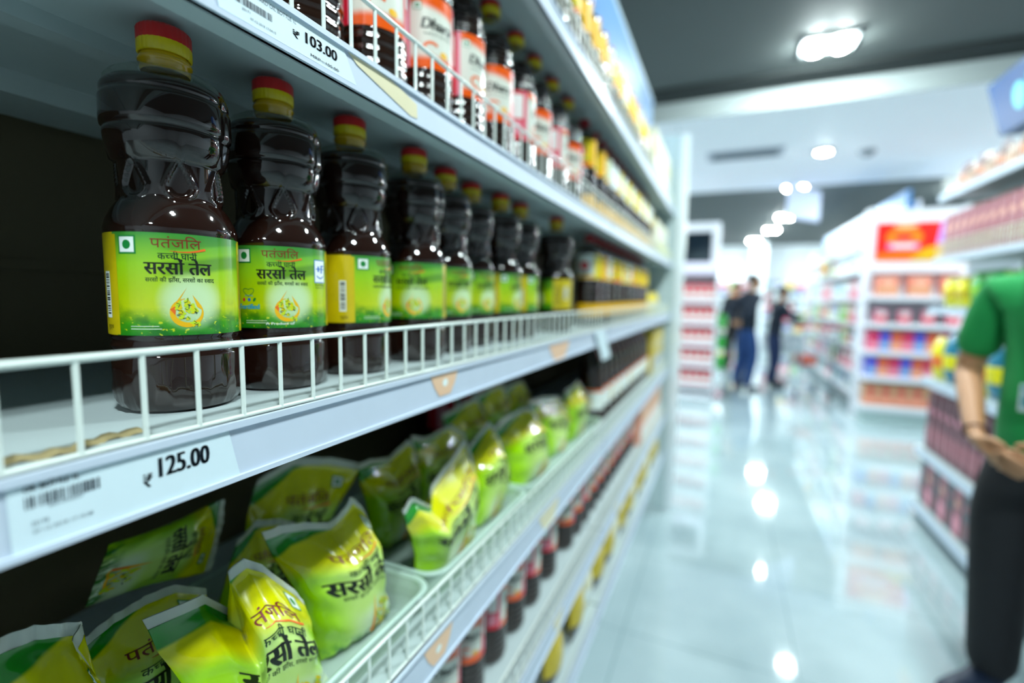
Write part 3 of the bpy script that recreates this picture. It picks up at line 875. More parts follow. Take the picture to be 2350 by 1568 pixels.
# ------------------------------------------------------------------ soft oil pouches in frosted trays on the lower shelf
def pouch_material():
    M = mat('lime_pouch_film', s(150, 200, 20), 0.16, coat=0.6, noise=0)
    g = G(M); b = g.n['Principled BSDF']
    x, y, vec = g.uv()
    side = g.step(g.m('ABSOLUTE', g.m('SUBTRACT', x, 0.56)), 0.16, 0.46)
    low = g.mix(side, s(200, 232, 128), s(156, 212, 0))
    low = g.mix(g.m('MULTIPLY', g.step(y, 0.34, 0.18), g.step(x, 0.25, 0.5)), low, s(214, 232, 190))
    low = g.mix(g.m('MULTIPLY', g.step(y, 0.14, 0.02), g.step(g.noise(vec, 9.0, 4.0), 0.38, 0.6)), low, s(30, 120, 10))
    up = g.step(y, 0.60, 0.74)
    col = g.mix(up, low, s(216, 214, 0))
    col = g.mix(g.step(g.m('SUBTRACT', y, g.m('MULTIPLY', x, 0.30)), 0.800, 0.825), col, s(10, 136, 10))
    col = g.mix(g.step(y, 0.945, 0.950), col, s(208, 214, 206))
    g.l.new(col, b.inputs['Base Color'])
    tr = g.n.new('ShaderNodeTexNoise'); tr.inputs['Scale'].default_value = 3.0; g.l.new(vec, tr.inputs['Vector'])
    bp = g.n.new('ShaderNodeBump'); bp.inputs['Strength'].default_value = 0.25; bp.inputs['Distance'].default_value = 0.003
    g.l.new(tr.outputs['Fac'], bp.inputs['Height']); g.l.new(bp.outputs[0], b.inputs['Normal'])
    return M
pouch_film = pouch_material()
seal_film = mat('pouch_seal_film', s(206, 212, 204), 0.3, noise=0.05)
def lerp(a, b, t): return a + (b - a) * t
def along(pts, t):
    """point at fraction t of a polyline (uniform by index), smoothed."""
    n = len(pts) - 1
    x = min(max(t, 0), 1) * n; i = min(int(x), n - 1); f = x - i
    f = f * f * (3 - 2 * f) * .4 + f * .6
    return Vector(pts[i]).lerp(Vector(pts[i + 1]), f)
def pouch(label, foot, top, thick, seed=1, printed=True, group=None, tilt_text=0.0, n=1):
    """foot: (left, right) points; top: polyline of points along the upper edge, left to right (world, z rel. to eye)."""
    r = random.Random(seed)
    up = lambda p: Vector((p[0], p[1], p[2] + EYE))
    F = [up(p) for p in foot]; T = [up(p) for p in top]
    nrm = (F[1] - F[0]).cross((T[0] + T[-1]) / 2 - (F[0] + F[1]) / 2).normalized()
    if nrm.x < 0: nrm = -nrm
    ph = [r.uniform(0, 6.28) for _ in range(8)]
    W_ = (F[1] - F[0]).length
    def mid(u, v):
        a = F[0].lerp(F[1], u); b = along(T, u)
        p = a.lerp(b, v)
        # the sides draw in a little where the pouch is full
        c = F[0].lerp(F[1], .5).lerp(along(T, .5), v)
        return p.lerp(c, .10 * math.sin(PI * min(1, v / .8)))
    def bulge(u, v):
        pu = max(0, 1 - abs(2 * u - 1) ** 2.6) ** .75
        if v < .5: pv = (max(0.0, v) / .5) ** .30
        else: pv = max(0.0, 1 - ((v - .5) / .42) ** 1.7)
        wr = 1 + .07 * math.sin(9 * v + ph[0] + 3 * u) + .05 * math.sin(15 * u + ph[1] + 4 * v)
        return pu * pv * wr
    def crease(u, v):
        k = math.exp(-((v - .66 - .12 * (u - .5)) / .05) ** 2) * .0045 * math.sin(PI * u)
        k += .0022 * math.sin(22 * u + ph[2]) * math.exp(-((v - .72) / .12) ** 2)
        k += .0016 * math.sin(26 * v + 9 * u + ph[3]) * math.exp(-((u - .12) / .12) ** 2) + .0016 * math.sin(24 * v - 8 * u + ph[4]) * math.exp(-((u - .9) / .1) ** 2)
        k += .0013 * math.sin(40 * u + ph[5]) * math.exp(-((v - .03) / .05) ** 2)
        return k * min(1, max(0, (1 - v) / .12))
    front = lambda u, v, l=0.0: mid(u, v) + nrm * (thick * bulge(u, v) + crease(u, v) + .0009 + l)
    rear = lambda u, v: mid(u, v) - nrm * (thick * .8 * bulge(u, v) + .0007)
    t = thing('oil_pouch', label, 'pouch', (0, 0, 0), 0, group)
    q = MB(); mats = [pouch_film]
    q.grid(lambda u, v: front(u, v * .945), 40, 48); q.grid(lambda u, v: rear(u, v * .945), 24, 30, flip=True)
    if q.uv:
        for k in list(q.uv): q.uv[k] = (q.uv[k][0], q.uv[k][1] * .945)
    if printed:
        wt = along(T, 1) - along(T, 0)
        Hh = ((T[0] + T[-1]) / 2 - (F[0] + F[1]) / 2).length
        Ww = .5 * (W_ + wt.length)
        h = Sheet(q, lambda u, v, l: front(min(.985, max(.015, u)), v, l), mats, .025, .02); L = .0006
        a = Hh / max(Ww, .01)
        h.text(LOGO, .28, .74, .705, .085, maroon_p, L, .01)
        h.ribbon([(.42 + k * .028, .695 - .016 * math.sin(PI * (.2 + k / 15))) for k in range(13)], [.001 + .0006 * k for k in range(13)], orange_p, L)
        h.rect(.74, .86, .800, .800 + .115 / a, green_p, L); h.rect(.752, .848, .808, .792 + .115 / a, white_p, L * 1.3); h.disc(.80, .800 + .0575 / a, .026, .028 / a, green_p, L * 1.6)
        h.text(KACCHI, .34, .76, .600, .075, darkgreen_p, L, .01)
        h.text(SARSON, .16, .90, .455, .175, black, L, .05)
        h.text(TAGLINE, .26, .92, .405, .045, darkgreen_p, L)
        # drop and flowers low on the panel
        h.poly([(.50, .06), (.53, .035), (.60, .18), (.62, .34)], amber_p, L); h.poly([(.50, .06), (.53, .05), (.57, .16), (.56, .18)], orange_p, L * 1.2)
        h.poly([(.84, .10), (.80, .04), (.55, .03), (.53, .05), (.78, .06)], amber_p, L)
        rr = random.Random(seed + 50)
        for k in range(22):
            h.disc(rr.uniform(.60, .86), rr.uniform(.05, .24), .034, .016, yellow_p if k % 2 else flower_p, L * (1.3 + .04 * k), 8, rr.uniform(0, 3))
        for k in range(8):
            x, y = rr.uniform(.62, .84), rr.uniform(.06, .22); h.ribbon([(x, y), (x + rr.uniform(-.04, .04), y + rr.uniform(-.02, .02))], .004, darkgreen_p, L * 2.6)
    q.build('film', mats, t)
    q = MB(); wob = lambda u, v: nrm * (.0012 * math.sin(u * 46 + ph[6]) + .002 * math.sin(u * 11 + ph[7])) * (v - .9) * 10
    q.grid(lambda u, v: front(u, .945 + v * .055) + wob(u, .93 + v * .055), 40, 4, uv=False); q.grid(lambda u, v: rear(u, .945 + v * .055) + wob(u, .93 + v * .055), 40, 4, uv=False, flip=True)
    q.build('top_seal', seal_film, t)
    return t
P_ = pouch
# front row (nearest first)
P_('front oil pouch, crumpled white seal in two peaks, veg mark near its right peak', [(-0.072, 0.238, -0.4075), (-0.058, 0.354, -0.4075)],
   [(-0.105, 0.2096, -0.259), (-0.105, 0.256, -0.2648), (-0.112, 0.2924, -0.3073), (-0.088, 0.2677, -0.2455), (-0.08, 0.278, -0.2368), (-0.074, 0.2904, -0.2472), (-0.07, 0.305, -0.2681), (-0.067, 0.3167, -0.2836), (-0.066, 0.3283, -0.3027)], 0.03, 1)
P_('large oil pouch just behind the front one, top drawn up to a point at right', [(-0.09, 0.372, -0.4075), (-0.078, 0.478, -0.4075)],
   [(-0.12, 0.3275, -0.2442), (-0.12, 0.3483, -0.2471), (-0.118, 0.3809, -0.2573), (-0.11, 0.4082, -0.2677), (-0.1, 0.419, -0.2543), (-0.095, 0.429, -0.2412), (-0.085, 0.4353, -0.2526), (-0.08, 0.4428, -0.2766)], 0.034, 2)
P_('oil pouch in the second tray, white seal slanting down to a green corner', [(-0.08, 0.5331, -0.4075), (-0.07, 0.692, -0.4075)],
   [(-0.06, 0.4832, -0.2741), (-0.06, 0.501, -0.2627), (-0.06, 0.5413, -0.2908), (-0.07, 0.562, -0.2722), (-0.09, 0.6489, -0.2656), (-0.1, 0.7102, -0.2486), (-0.085, 0.7051, -0.2734), (-0.075, 0.7025, -0.2978)], 0.034, 3)
P_('glossy oil pouch standing in the second tray beyond the green-cornered one', [(-0.088, 0.69, -0.4075), (-0.075, 0.798, -0.4075)],
   [(-0.11, 0.7345, -0.2781), (-0.11, 0.7671, -0.263), (-0.1, 0.804, -0.2402), (-0.09, 0.8103, -0.2524), (-0.08, 0.8175, -0.2897), (-0.075, 0.8133, -0.3092)], 0.034, 4)
P_('oil pouch at the near end of the third tray, shiny ridge across its middle', [(-0.085, 0.8686, -0.4075), (-0.07, 1.06, -0.4075)],
   [(-0.12, 0.8746, -0.2686), (-0.12, 0.9351, -0.2613), (-0.115, 0.9962, -0.2574), (-0.1, 1.0122, -0.256), (-0.09, 1.0233, -0.2727), (-0.08, 1.0268, -0.298)], 0.036, 5)
P_('oil pouch in the middle of the third tray, pale seal arching to its right', [(-0.088, 1.095, -0.4075), (-0.075, 1.215, -0.4075)],
   [(-0.12, 1.0621, -0.2548), (-0.12, 1.137, -0.2584), (-0.105, 1.2522, -0.2763), (-0.09, 1.2671, -0.3084), (-0.092, 1.2687, -0.3474)], 0.02, 6)
P_('last oil pouch of the front row, next to the white-labelled dark bottles', [(-0.088, 1.262, -0.4075), (-0.075, 1.375, -0.4075)],
   [(-0.095, 1.2632, -0.2639), (-0.095, 1.2995, -0.2616), (-0.09, 1.3251, -0.2566), (-0.085, 1.3561, -0.2458), (-0.08, 1.3979, -0.2746), (-0.075, 1.4199, -0.3253)], 0.029, 7)
P_('shaded oil pouch standing behind the green-cornered pouch', [(-0.19, 0.5718, -0.4075), (-0.17, 0.6724, -0.4075)],
   [(-0.19, 0.546, -0.2561), (-0.19, 0.575, -0.2565), (-0.19, 0.617, -0.2661), (-0.185, 0.6633, -0.249), (-0.18, 0.6714, -0.2543), (-0.17, 0.6761, -0.289)], 0.032, 11)
P_('shaded oil pouch with a curled white seal, behind the glossy one', [(-0.205, 0.67, -0.4075), (-0.185, 0.758, -0.4075)],
   [(-0.2, 0.6968, -0.2523), (-0.2, 0.7377, -0.2673), (-0.2, 0.7983, -0.266), (-0.195, 0.8232, -0.2626), (-0.185, 0.861, -0.2893), (-0.18, 0.8635, -0.3126)], 0.032, 12)
P_('dark oil pouch aslant under the middle shelf, behind the large pouch', [(-0.238, 0.352, -0.4075), (-0.228, 0.455, -0.4075)],
   [(-0.24, 0.4175, -0.2409), (-0.23, 0.4711, -0.227), (-0.21, 0.5147, -0.2375), (-0.19, 0.5554, -0.2571)], 0.026, 13)
P_('dark oil pouch leaning at the back left, its white seal hanging at the right', [(-0.255, 0.2606, -0.256), (-0.235, 0.2291, -0.2981)],
   [(-0.245, 0.3773, -0.2522), (-0.24, 0.3688, -0.2778), (-0.235, 0.3588, -0.2992), (-0.225, 0.3416, -0.3199)], 0.026, 14)
P_('dim oil pouch tilted in front of the back left one, lettering in shadow', [(-0.145, 0.17, -0.4075), (-0.13, 0.285, -0.4075)],
   [(-0.17, 0.1982, -0.2886), (-0.17, 0.2204, -0.2798), (-0.165, 0.2418, -0.2752), (-0.16, 0.2651, -0.2756), (-0.155, 0.2901, -0.2921)], 0.028, 15)
P_('dim oil pouch at the bottom left corner of the picture', [(-0.095, 0.105, -0.4075), (-0.08, 0.216, -0.4075)],
   [(-0.13, 0.1379, -0.2324), (-0.13, 0.1555, -0.2347), (-0.125, 0.1664, -0.2387), (-0.12, 0.1779, -0.244), (-0.11, 0.1668, -0.2475), (-0.1, 0.1691, -0.2606)], 0.028, 16)
P_('dim oil pouch wedged low between the large pouch and the back left one', [(-0.185, 0.29, -0.4075), (-0.172, 0.385, -0.4075)],
   [(-0.21, 0.3658, -0.2914), (-0.21, 0.3923, -0.279), (-0.2, 0.4151, -0.2841), (-0.19, 0.4326, -0.2954)], 0.03, 17)
for k, (y, z) in enumerate([(.86, -.250), (.99, -.238), (1.13, -.250)]):
    P_('shaded oil pouch in the back row of the third tray, %s from the near end' % ORD[k], [(-.215, y, -.400), (-.195, y + .125, -.400)],
       [(-.225, y - .02, z), (-.220, y + .05, z + .01), (-.210, y + .10, z + .015), (-.200, y + .13, z - .03)], .032, 20 + k)

# frosted trays
def tray(label, y0, y1, x0=-.29, x1=-.020, z0=-.4085, z1=-.366):
    t = thing('plastic_tray', label, 'tray', (0, 0, EYE))
    c = .028
    def loop(gx, z, nseg=6):
        X0, X1_, Ya, Yb = x0 + gx, x1 - gx, y0 + gx, y1 - gx
        pts = []
        for cx, cy, a0 in ((X1_ - c, Yb - c, 0), (X0 + c, Yb - c, PI / 2), (X0 + c, Ya + c, PI), (X1_ - c, Ya + c, PI * 1.5)):
            for k in range(nseg + 1):
                a = a0 + k / nseg * PI / 2
                pts.append((cx + c * math.cos(a), cy + c * math.sin(a), z))
        return pts
    def wall(levels):
        q = MB(); rings = [loop(gx, z) for gx, z in levels]; n = len(rings[0])
        q.add([p for R in rings for p in R], [(i * n + k, i * n + (k + 1) % n, (i + 1) * n + (k + 1) % n, (i + 1) * n + k) for i in range(len(rings) - 1) for k in range(n)], 0, True)
        return q, rings, n
    q, R, n = wall([(.014, z0), (.006, z1 - .004), (.004, z1)])
    q.add(R[0], [tuple(range(n))])
    q.build('tray_shell', tray_mat, t)
    q, R, n = wall([(.004, z1 - .001), (.0, z1 - .0015), (-.002, z1 + .001), (.0, z1 + .0035), (.004, z1 + .0030), (.0045, z1)])
    q.build('rim', mat('frosted_tray_rim', s(200, 226, 216), 0.3, noise=0.03, alpha=0.75), t)
tray('frosted tray under the two front pouches', .020, .492)
tray('frosted tray holding the green-cornered pouch and the glossy one', .500, .815)
tray('frosted tray at the far end of the front pouches', .823, 1.410)

# ------------------------------------------------------------------ small packs
def pack(name, w, d, h, face, band, patch=None, roundness=.003, soft=0.0):
    """a carton or packet centred on its foot, face towards -x ... built with its front at +x."""
    q = MB(); mats = [face, band, patch or band]
    q.box(-d / 2, d / 2, -w / 2, w / 2, 0, h, 0)
    e = d / 2 + .0006
    q.add([(e, -w / 2 + .002, h * .12), (e, w / 2 - .002, h * .12), (e, w / 2 - .002, h * .42), (e, -w / 2 + .002, h * .42)], [(0, 1, 2, 3)], 1)
    n = 14; q.add([(e + .0003, w * .30 * math.cos(2 * PI * k / n), h * .68 + min(w, h) * .24 * math.sin(2 * PI * k / n)) for k in range(n)], [tuple(range(n))], 2)
    return q, mats
def soft_pack(w, d, h, face, band, lo=4, hi=7):
    """pillow bag: full belly, flat crimped ends."""
    q = MB(); mats = [face, band]
    def f(side):
        def g_(u, v):
            b = max(0, 1 - abs(2 * u - 1) ** 2.5) * max(0, math.sin(PI * min(1, max(0, v * 1.02)))) ** .5
            return (side * d / 2 * b, (u - .5) * w * (1 - .06 * math.sin(PI * v)), v * h)
        return g_
    q.grid(f(1), 14, 14, uv=False); q.grid(f(-1), 14, 14, uv=False, flip=True)
    q.f = q.f; 
    for k in range(14 * 14):
        j = k // 14
        if lo <= j <= hi: q.mi[k] = 1
    return q, mats
PK = {}
def put(key, name, label, cat, loc, rot=0.0, group=None, make=None):
    """first call builds the pack, later calls copy it."""
    if key in PK:
        o = PK[key].copy(); COL.objects.link(o)
    else:
        q, mats = make(); o = q.build(name, mats); PK[key] = o
        if len(q.f) < 60: b = o.modifiers.new('edge', 'BEVEL'); b.width = .002; b.segments = 2; b.limit_method = 'ANGLE'
    o.location = (loc[0], loc[1], loc[2] + .0009); o.rotation_euler = (0, 0, rot)
    for k in ('label', 'category', 'group', 'kind'):
        if k in o: del o[k]
    return tag(o, label, cat, group)
C_ = lambda n, r, g, b: mat(n, s(r, g, b), 0.35, coat=0.2, noise=0.05)
mustard_c = C_('pack_mustard', 206, 180, 40); cream_c = C_('pack_cream', 226, 222, 190); brown_c = C_('pack_brown', 150, 104, 66)
rose_c = C_('pack_rose', 170, 92, 104); salmon_c = C_('pack_salmon', 236, 140, 116); tan_c = C_('pack_tan', 214, 160, 120)
teal_c = C_('pack_teal', 20, 120, 150); lime_c = C_('pack_lime', 150, 210, 30); leaf_c = C_('pack_leaf', 40, 160, 50); gold_c = C_('pack_gold', 236, 224, 10)
violet_c = C_('pack_violet', 96, 96, 214); magenta_c = C_('pack_magenta', 236, 70, 120); peach_c = C_('pack_peach', 246, 176, 150); plum_c = C_('pack_plum', 110, 50, 62)
grey_c = C_('pack_grey', 190, 200, 206); sky_c = C_('pack_sky', 150, 190, 220); orange_c = C_('pack_orange', 240, 120, 40); darkred_c = C_('pack_dark_red', 130, 26, 40)
# yellow cartons past the bottles at the end of the left gondola
for k in range(4):
    put('bagY', 'yellow_packet', 'yellow-white packet propped at the far end of the middle shelf, %s from the bottles' % ORD[k], 'packet',
        (-.07 - .004 * (k % 2), 2.50 + k * .115, MID), .15, None, lambda: soft_pack(.10, .05, .115, yellow_p, cream_c))
for k in range(6):
    put('boxC', 'cream_carton', 'cream and yellow carton at the far end of the upper shelf, %s past the bottles' % ORD[k], 'carton', (-.06, 2.475 + k * .082, UP), 0, None, lambda: pack('cream_carton', .076, .07, .17, cream_c, gold_c, white_p))
for k in range(7):
    put('boxW', 'pale_carton', 'tall pale carton at the far end of the top shelf, %s past the bottles' % ORD[k], 'carton', (-.06, 2.34 + k * .088, EYE + .5084), 0, None, lambda: pack('pale_carton', .082, .07, .25, cream_c, white_p, gold_c))
for k in range(5):
    put('jarM', 'mustard_carton', 'mustard-yellow carton at the far end of the lower shelf, %s past the dark bottles' % ORD[k], 'carton', (-.06, 2.56 + k * .088, EYE - .4096), 0, None, lambda: pack('mustard_carton', .080, .07, .24, mustard_c, grey_c, cream_c))
for k in range(8):
    put('jarP', 'pale_jar_carton', 'pale pinkish carton at the far end of the base shelf, %s past the bottles' % ORD[k], 'carton', (-.06, 2.26 + k * .088, EYE - .6846), 0, None, lambda: pack('pale_jar_carton', .080, .07, .19, peach_c, white_p, mustard_c))
for k, y in enumerate([1.02, 1.21, 1.45, 1.60, 1.83, 1.98, 2.2, 2.36, 2.6, 2.76]):
    put('bagB', 'yellow_dark_packet', 'yellow and black packet on the bottom shelf near the floor, %s from the near end' % ORD[k], 'packet',
        (-.035, y, EYE - .9196), .1 * math.sin(k * 2), None, lambda: soft_pack(.105, .05, .15, mustard_c, C_('pack_charcoal', 50, 52, 60), 0, 3))

for k, y in enumerate([1.325, 1.715, 2.09, 2.48]):
    put('bagBp', 'pale_packet', 'pale cream packet on the bottom shelf near the floor, %s from the near end' % ORD[k], 'packet',
        (-.040, y, EYE - .9196), .1, None, lambda: soft_pack(.10, .05, .13, cream_c, white_p))
# ------------------------------------------------------------------ right-hand gondola beside the assistant
RX = 1.385
R_LEVELS = [('topmost', .600, .560, True), ('eye_level', .245, .215, True), ('packet', -.030, -.070, False), ('bag', -.440, -.485, False), ('bottle', -.855, -.900, False), ('foot', -1.175, -1.225, False)]
t = thing('shelving_unit', 'white shelving unit on the right edge, beside the person in green', 'shelving unit', (0, 0, 0))
RY0, RY1 = 2.42, 3.56
q = MB(); q.box(RX + .42, RX + .44, RY0, RY1, 0.02, EYE + .98); q.build('back_panel', mat('back_panel_tan', s(150, 132, 104), 0.6, noise=0.1, scale=6), t)
q = MB(); q.box(RX + .03, RX + .42, RY0, RY1, 0, .055); q.build('kick_plate', mat('kick_grey', s(110, 128, 134), 0.4), t)
for nm, zt, zb, guard in R_LEVELS:
    zt += EYE; zb += EYE
    q = MB(); q.box(RX + .001, RX + .42, RY0, RY1, zt - .012, zt); q.box(RX + .004, RX + .02, RY0, RY1, zb, zt - .012)
    if nm in ('eye_level', 'topmost'): q.box(RX + .02, RX + .42, RY0, RY1, zt - .02, zt - .012)
    d = q.build('shelf', deck_white, t)
    q = MB(); q.box(RX - .003, RX + .001, RY0, RY1, zb, zt - .001); q.box(RX - .005, RX + .001, RY0, RY1, zb, zb + .004); q.build('price_channel', strip_mat, d)
    if guard:
        q = MB(); h = .085
        for z in (.002, h * .5, h): q.tube([(RX + .004, RY0, zt + z), (RX + .004, RY1 - .004, zt + z)], .002, 6)
        q.tube([(RX + .004, RY1 - .004, zt + h), (RX + .30, RY1 - .004, zt + h)], .002, 6)
        for k in range(int((RY1 - RY0) / .03)): q.tube([(RX + .004, RY0 + k * .03, zt), (RX + .004, RY0 + k * .03, zt + h)], .0015, 5, cap=False)
        q.build('wire_guard', wire_mat, d)
q = MB(); q.box(RX + .38, RX + .42, RY1 - .03, RY1, 0, EYE + .98); q.build('upright', shelf_white, t)
FACE = PI                                                  # packs on this side look towards -x
n = 0
for k in range(12):
    y = 3.50 - k * .085
    put('jar_rose', 'rose_brown_pouch', 'rosy brown pouch in the long row on the second highest right shelf', 'packet', (RX + .06, y, EYE + .2455), FACE, 'rosy brown pouches, right gondola', lambda: pack('rose_brown_pouch', .072, .06, .235, rose_c, brown_c, peach_c))
    if k % 3 == 1:
        put('jar_br', 'brown_carton', 'brown carton standing behind the rosy pouches on the right gondola', 'carton', (RX + .17, y, EYE + .2455), FACE, 'brown cartons, right gondola', lambda: pack('brown_carton', .20, .08, .29, brown_c, tan_c, brown_c))
for k in range(11):
    y = 3.48 - k * .10
    if y < 2.47: continue
    if k % 2 == 0: put('bag_red', 'red_brown_bag', 'shiny reddish bag along the topmost right shelf', 'packet', (RX + .09, y, EYE + .6005), FACE + .2 * math.sin(k), 'bags on the topmost right shelf', lambda: soft_pack(.10, .07, .155, plum_c, orange_c))
    else: put('bag_brn', 'tan_bag', 'small tan bag between the reddish ones on the topmost right shelf', 'packet', (RX + .08, y, EYE + .6005), FACE + .3 * math.sin(k * 3), 'tan bags on the topmost right shelf', lambda: soft_pack(.09, .06, .115, brown_c, tan_c))
for k, (y, key) in enumerate([(3.40, 'y'), (3.25, 'y'), (3.08, 'g'), (2.94, 'g'), (2.80, 'l'), (2.66, 'g'), (2.52, 'l')]):
    put('pp' + key, {'y': 'yellow_bag', 'g': 'green_bag', 'l': 'lime_bag'}[key], '%s snack bag above the green-shirted shoulder, %s from the far end of its shelf' % ({'y': 'yellow', 'g': 'green', 'l': 'lime'}[key], ORD[k]), 'bag',
        (RX + .055, y, EYE - .0295), FACE + .15, None, {'y': lambda: soft_pack(.14, .08, .16, gold_c, mustard_c), 'g': lambda: soft_pack(.14, .08, .18, leaf_c, lime_c), 'l': lambda: soft_pack(.13, .08, .17, lime_c, white_p)}[key])
for k, (y, key) in enumerate([(3.46, 'Y'), (3.30, 'T'), (3.14, 'T'), (2.98, 'Y'), (2.82, 'T'), (2.66, 'T')]):
    put('bg' + key, {'Y': 'yellow_red_bag', 'T': 'teal_bag'}[key], '%s bag left of the green shirt, %s from the far end of its shelf' % ({'Y': 'yellow-red', 'T': 'teal'}[key], ORD[k]), 'bag',
        (RX + .05, y, EYE - .4395), FACE, None, {'Y': lambda: soft_pack(.15, .09, .24, gold_c, orange_c), 'T': lambda: soft_pack(.15, .09, .27, teal_c, gold_c)}[key])
for k in range(11):
    y = 3.48 - k * .092
    if y < 2.47: continue
    put('bt_plum', 'plum_bottle', 'dark plum bottle in the row behind the clasped hands, right gondola', 'bottle', (RX + .06, y, EYE - .8545), FACE, 'plum bottles, right gondola', lambda: pack('plum_bottle', .070, .065, .34, plum_c, rose_c, pink_p))
    if k % 2: put('ct_pink', 'pink_carton', 'tall pinkish carton on the lowest right shelf', 'carton', (RX + .06, y, EYE - 1.1745), FACE, 'pinkish cartons, lowest right shelf', lambda: pack('pink_carton', .078, .07, .25, rose_c, pink_p, peach_c))
    else: put('ct_plum', 'dark_carton', 'tall dark carton on the lowest right shelf', 'carton', (RX + .06, y, EYE - 1.1745), FACE, 'dark cartons, lowest right shelf', lambda: pack('dark_carton', .078, .07, .26, C_('pack_slate', 74, 66, 78), plum_c, rose_c))
t = thing('shelf_header', 'deep blue tilted header board above the right gondola', 'header board', (RX + .16, 0, EYE + .6015))
hb = MB(); hb.add([(-.03, RY0, .23), (.24, RY0, .23), (-.07, RY0, .50), (.24, RY0, .50), (-.03, 3.28, .23), (.24, 3.28, .23), (-.07, 3.36, .50), (.24, 3.36, .50)],
                  [(0, 2, 3, 1), (4, 5, 7, 6), (0, 4, 6, 2), (1, 3, 7, 5), (2, 6, 7, 3), (0, 1, 5, 4)])
hb.build('board', mat('header_deep_blue', s(22, 70, 128), 0.35, noise=0.04), t)
hf = lambda u, v, l: (-.03 - .04 * (v - .23) / .27 - l, 3.14 - u, v)
for k in range(2):
    q = MB(); mats = []; Sheet(q, hf, mats).disc(.06 + k * .22, .36, .055, .06, cyan_p if k else mat('header_cyan', s(120, 220, 236), 0.4, noise=0), .002, 18); q.build('printed_disc', mats, t)
    q = MB(); mats = []; Sheet(q, hf, mats).rect(.125 + k * .22, .16 + k * .22, .30, .43, cyan_p, .002); q.build('printed_block', mats, t)
for y in (2.55, 2.9):
    q = MB(); q.box(.10, .13, y, y + .03, 0, .24); q.build('bracket', fix_grey, t)
# ------------------------------------------------------------------ display stand with a dark screen, end of the aisle on the left
disp_white = mat('display_white', s(232, 232, 240), 0.4, noise=0.02)
screen_dark = mat('screen_dark_glass', s(14, 28, 38), 0.12, coat=0.5, noise=0.05)
t = thing('promotional_stand', 'white display stand with a dark screen above shelves of red packs', 'display stand', (0, 0, 0))
q = MB(); q.box(-.36, .19, 6.86, 7.30, .02, EYE + .98); q.build('carcass', disp_white, t, .006)
q = MB(); q.box(-.235, .10, 6.845, 6.862, EYE + .47, EYE + .86); q.build('screen', screen_dark, t)
for x0, x1 in ((-.37, -.35), (.18, .20)):
    q = MB(); q.box(x0, x1, 6.60, 6.88, 0.0, EYE + .42); q.build('side_panel', disp_white, t)
q = MB(); q.box(-.36, .19, 6.60, 6.87, EYE + .30, EYE + .42); q.build('header_box', mat('display_pale_lilac', s(230, 222, 244), 0.4), t)
SZ = [-.02, -.30, -.575, -.84, -1.115]
for z in SZ:
    q = MB(); q.box(-.36, .19, 6.585, 6.87, EYE + z - .055, EYE + z); q.build('shelf', disp_white, t)
q = MB(); q.box(-.36, .19, 6.60, 6.87, 0, .06); q.build('kick_plate', disp_white, t)
for a, z in enumerate(SZ):
    for k in range(6):
        put('redpk', 'red_pack', 'red and white pack on the %s shelf of the dark-screen stand' % ['top', 'second highest', 'middle', 'second lowest', 'lowest'][a], 'packet',
            (-.303 + k * .0875, 6.68, EYE + z), -PI / 2, 'red packs, %s shelf of the dark-screen stand' % ORD[a], lambda: pack('red_pack', .084, .10, .185, red_p, white_p, white_p))
for a, z in enumerate([-.30, -.575, -.84]):
    put('grnbx', 'green_box', 'bright green box on the right side of the dark-screen stand, %s from the top' % ORD[a], 'carton', (.27, 6.95, EYE + z - .09), 0, None, lambda: pack('green_box', .12, .10, .17, leaf_c, leaf_c, lime_c))
t = thing('side_rack', 'narrow grey side rack carrying the green boxes', 'rack', (0, 0, 0))
q = MB(); q.box(.20, .215, 6.85, 7.30, .02, EYE + .2); q.build('rack_back', grey_c, t)
for z in (-.39, -.665, -.93, -1.2):
    q = MB(); q.box(.215, .32, 6.86, 7.28, EYE + z - .015, EYE + z); q.build('shelf', grey_c, t)

# ------------------------------------------------------------------ end display with the red and orange poster
EX0, EX1, EY = 1.70, 2.52, 6.42
t = thing('end_display', 'white end display under the red and orange poster', 'display stand', (0, 0, 0))
q = MB(); q.box(EX0, EX1, EY + .20, EY + .24, .0, EYE + .99); q.build('back_board', disp_white, t, .004)
q = MB(); q.box(EX0 - .02, EX0 + .03, EY - .0, EY + .24, .0, EYE + .99); q.build('side_post', disp_white, t, .004)
q = MB(); q.box(EX1 - .03, EX1 + .02, EY - .0, EY + .24, .0, EYE + .99); q.build('side_post', disp_white, t, .004)
q = MB(); q.box(EX0, EX1, EY + .02, EY + .20, EYE + .30, EYE + .97); q.build('header_box', disp_white, t, .006)
EZ = [.055, -.235, -.525, -.80, -1.12]
for z in EZ:
    q = MB(); q.box(EX0 - .01, EX1 + .01, EY - .24, EY + .20, EYE + z - .05, EYE + z); q.build('shelf', disp_white, t, .003)
q = MB(); q.box(EX0, EX1, EY - .22, EY + .2, 0, .13); q.build('kick_plate', mat('kick_pale', s(170, 190, 190), 0.4), t)
q = MB(); mats = []
sh = Sheet(q, lambda u, v, l: (EX0 + .055 + u, EY + .010 - l, EYE + .43 + v), mats)
PW, PH = .72, .40
sh.rect(0, PW, 0, PH, mat('poster_red', s(232, 30, 20), 0.3, coat=0.4, noise=0.04), .001)
sh.poly([(0, 0), (PW * .62, 0), (PW * .70, PH * .32), (PW * .35, PH * .30), (0, PH * .18)], mat('poster_orange', s(240, 110, 20), 0.3, noise=0.03), .002)
sh.poly([(PW * .40, 0), (PW * .80, 0), (PW * .92, PH * .40), (PW * .62, PH * .34)], mat('poster_gold', s(226, 178, 24), 0.3, noise=0.03), .003)
sh.disc(PW * .34, PH * .60, PW * .22, PH * .27, mat('poster_amber', s(248, 130, 20), 0.3, noise=0.05), .003, 26)
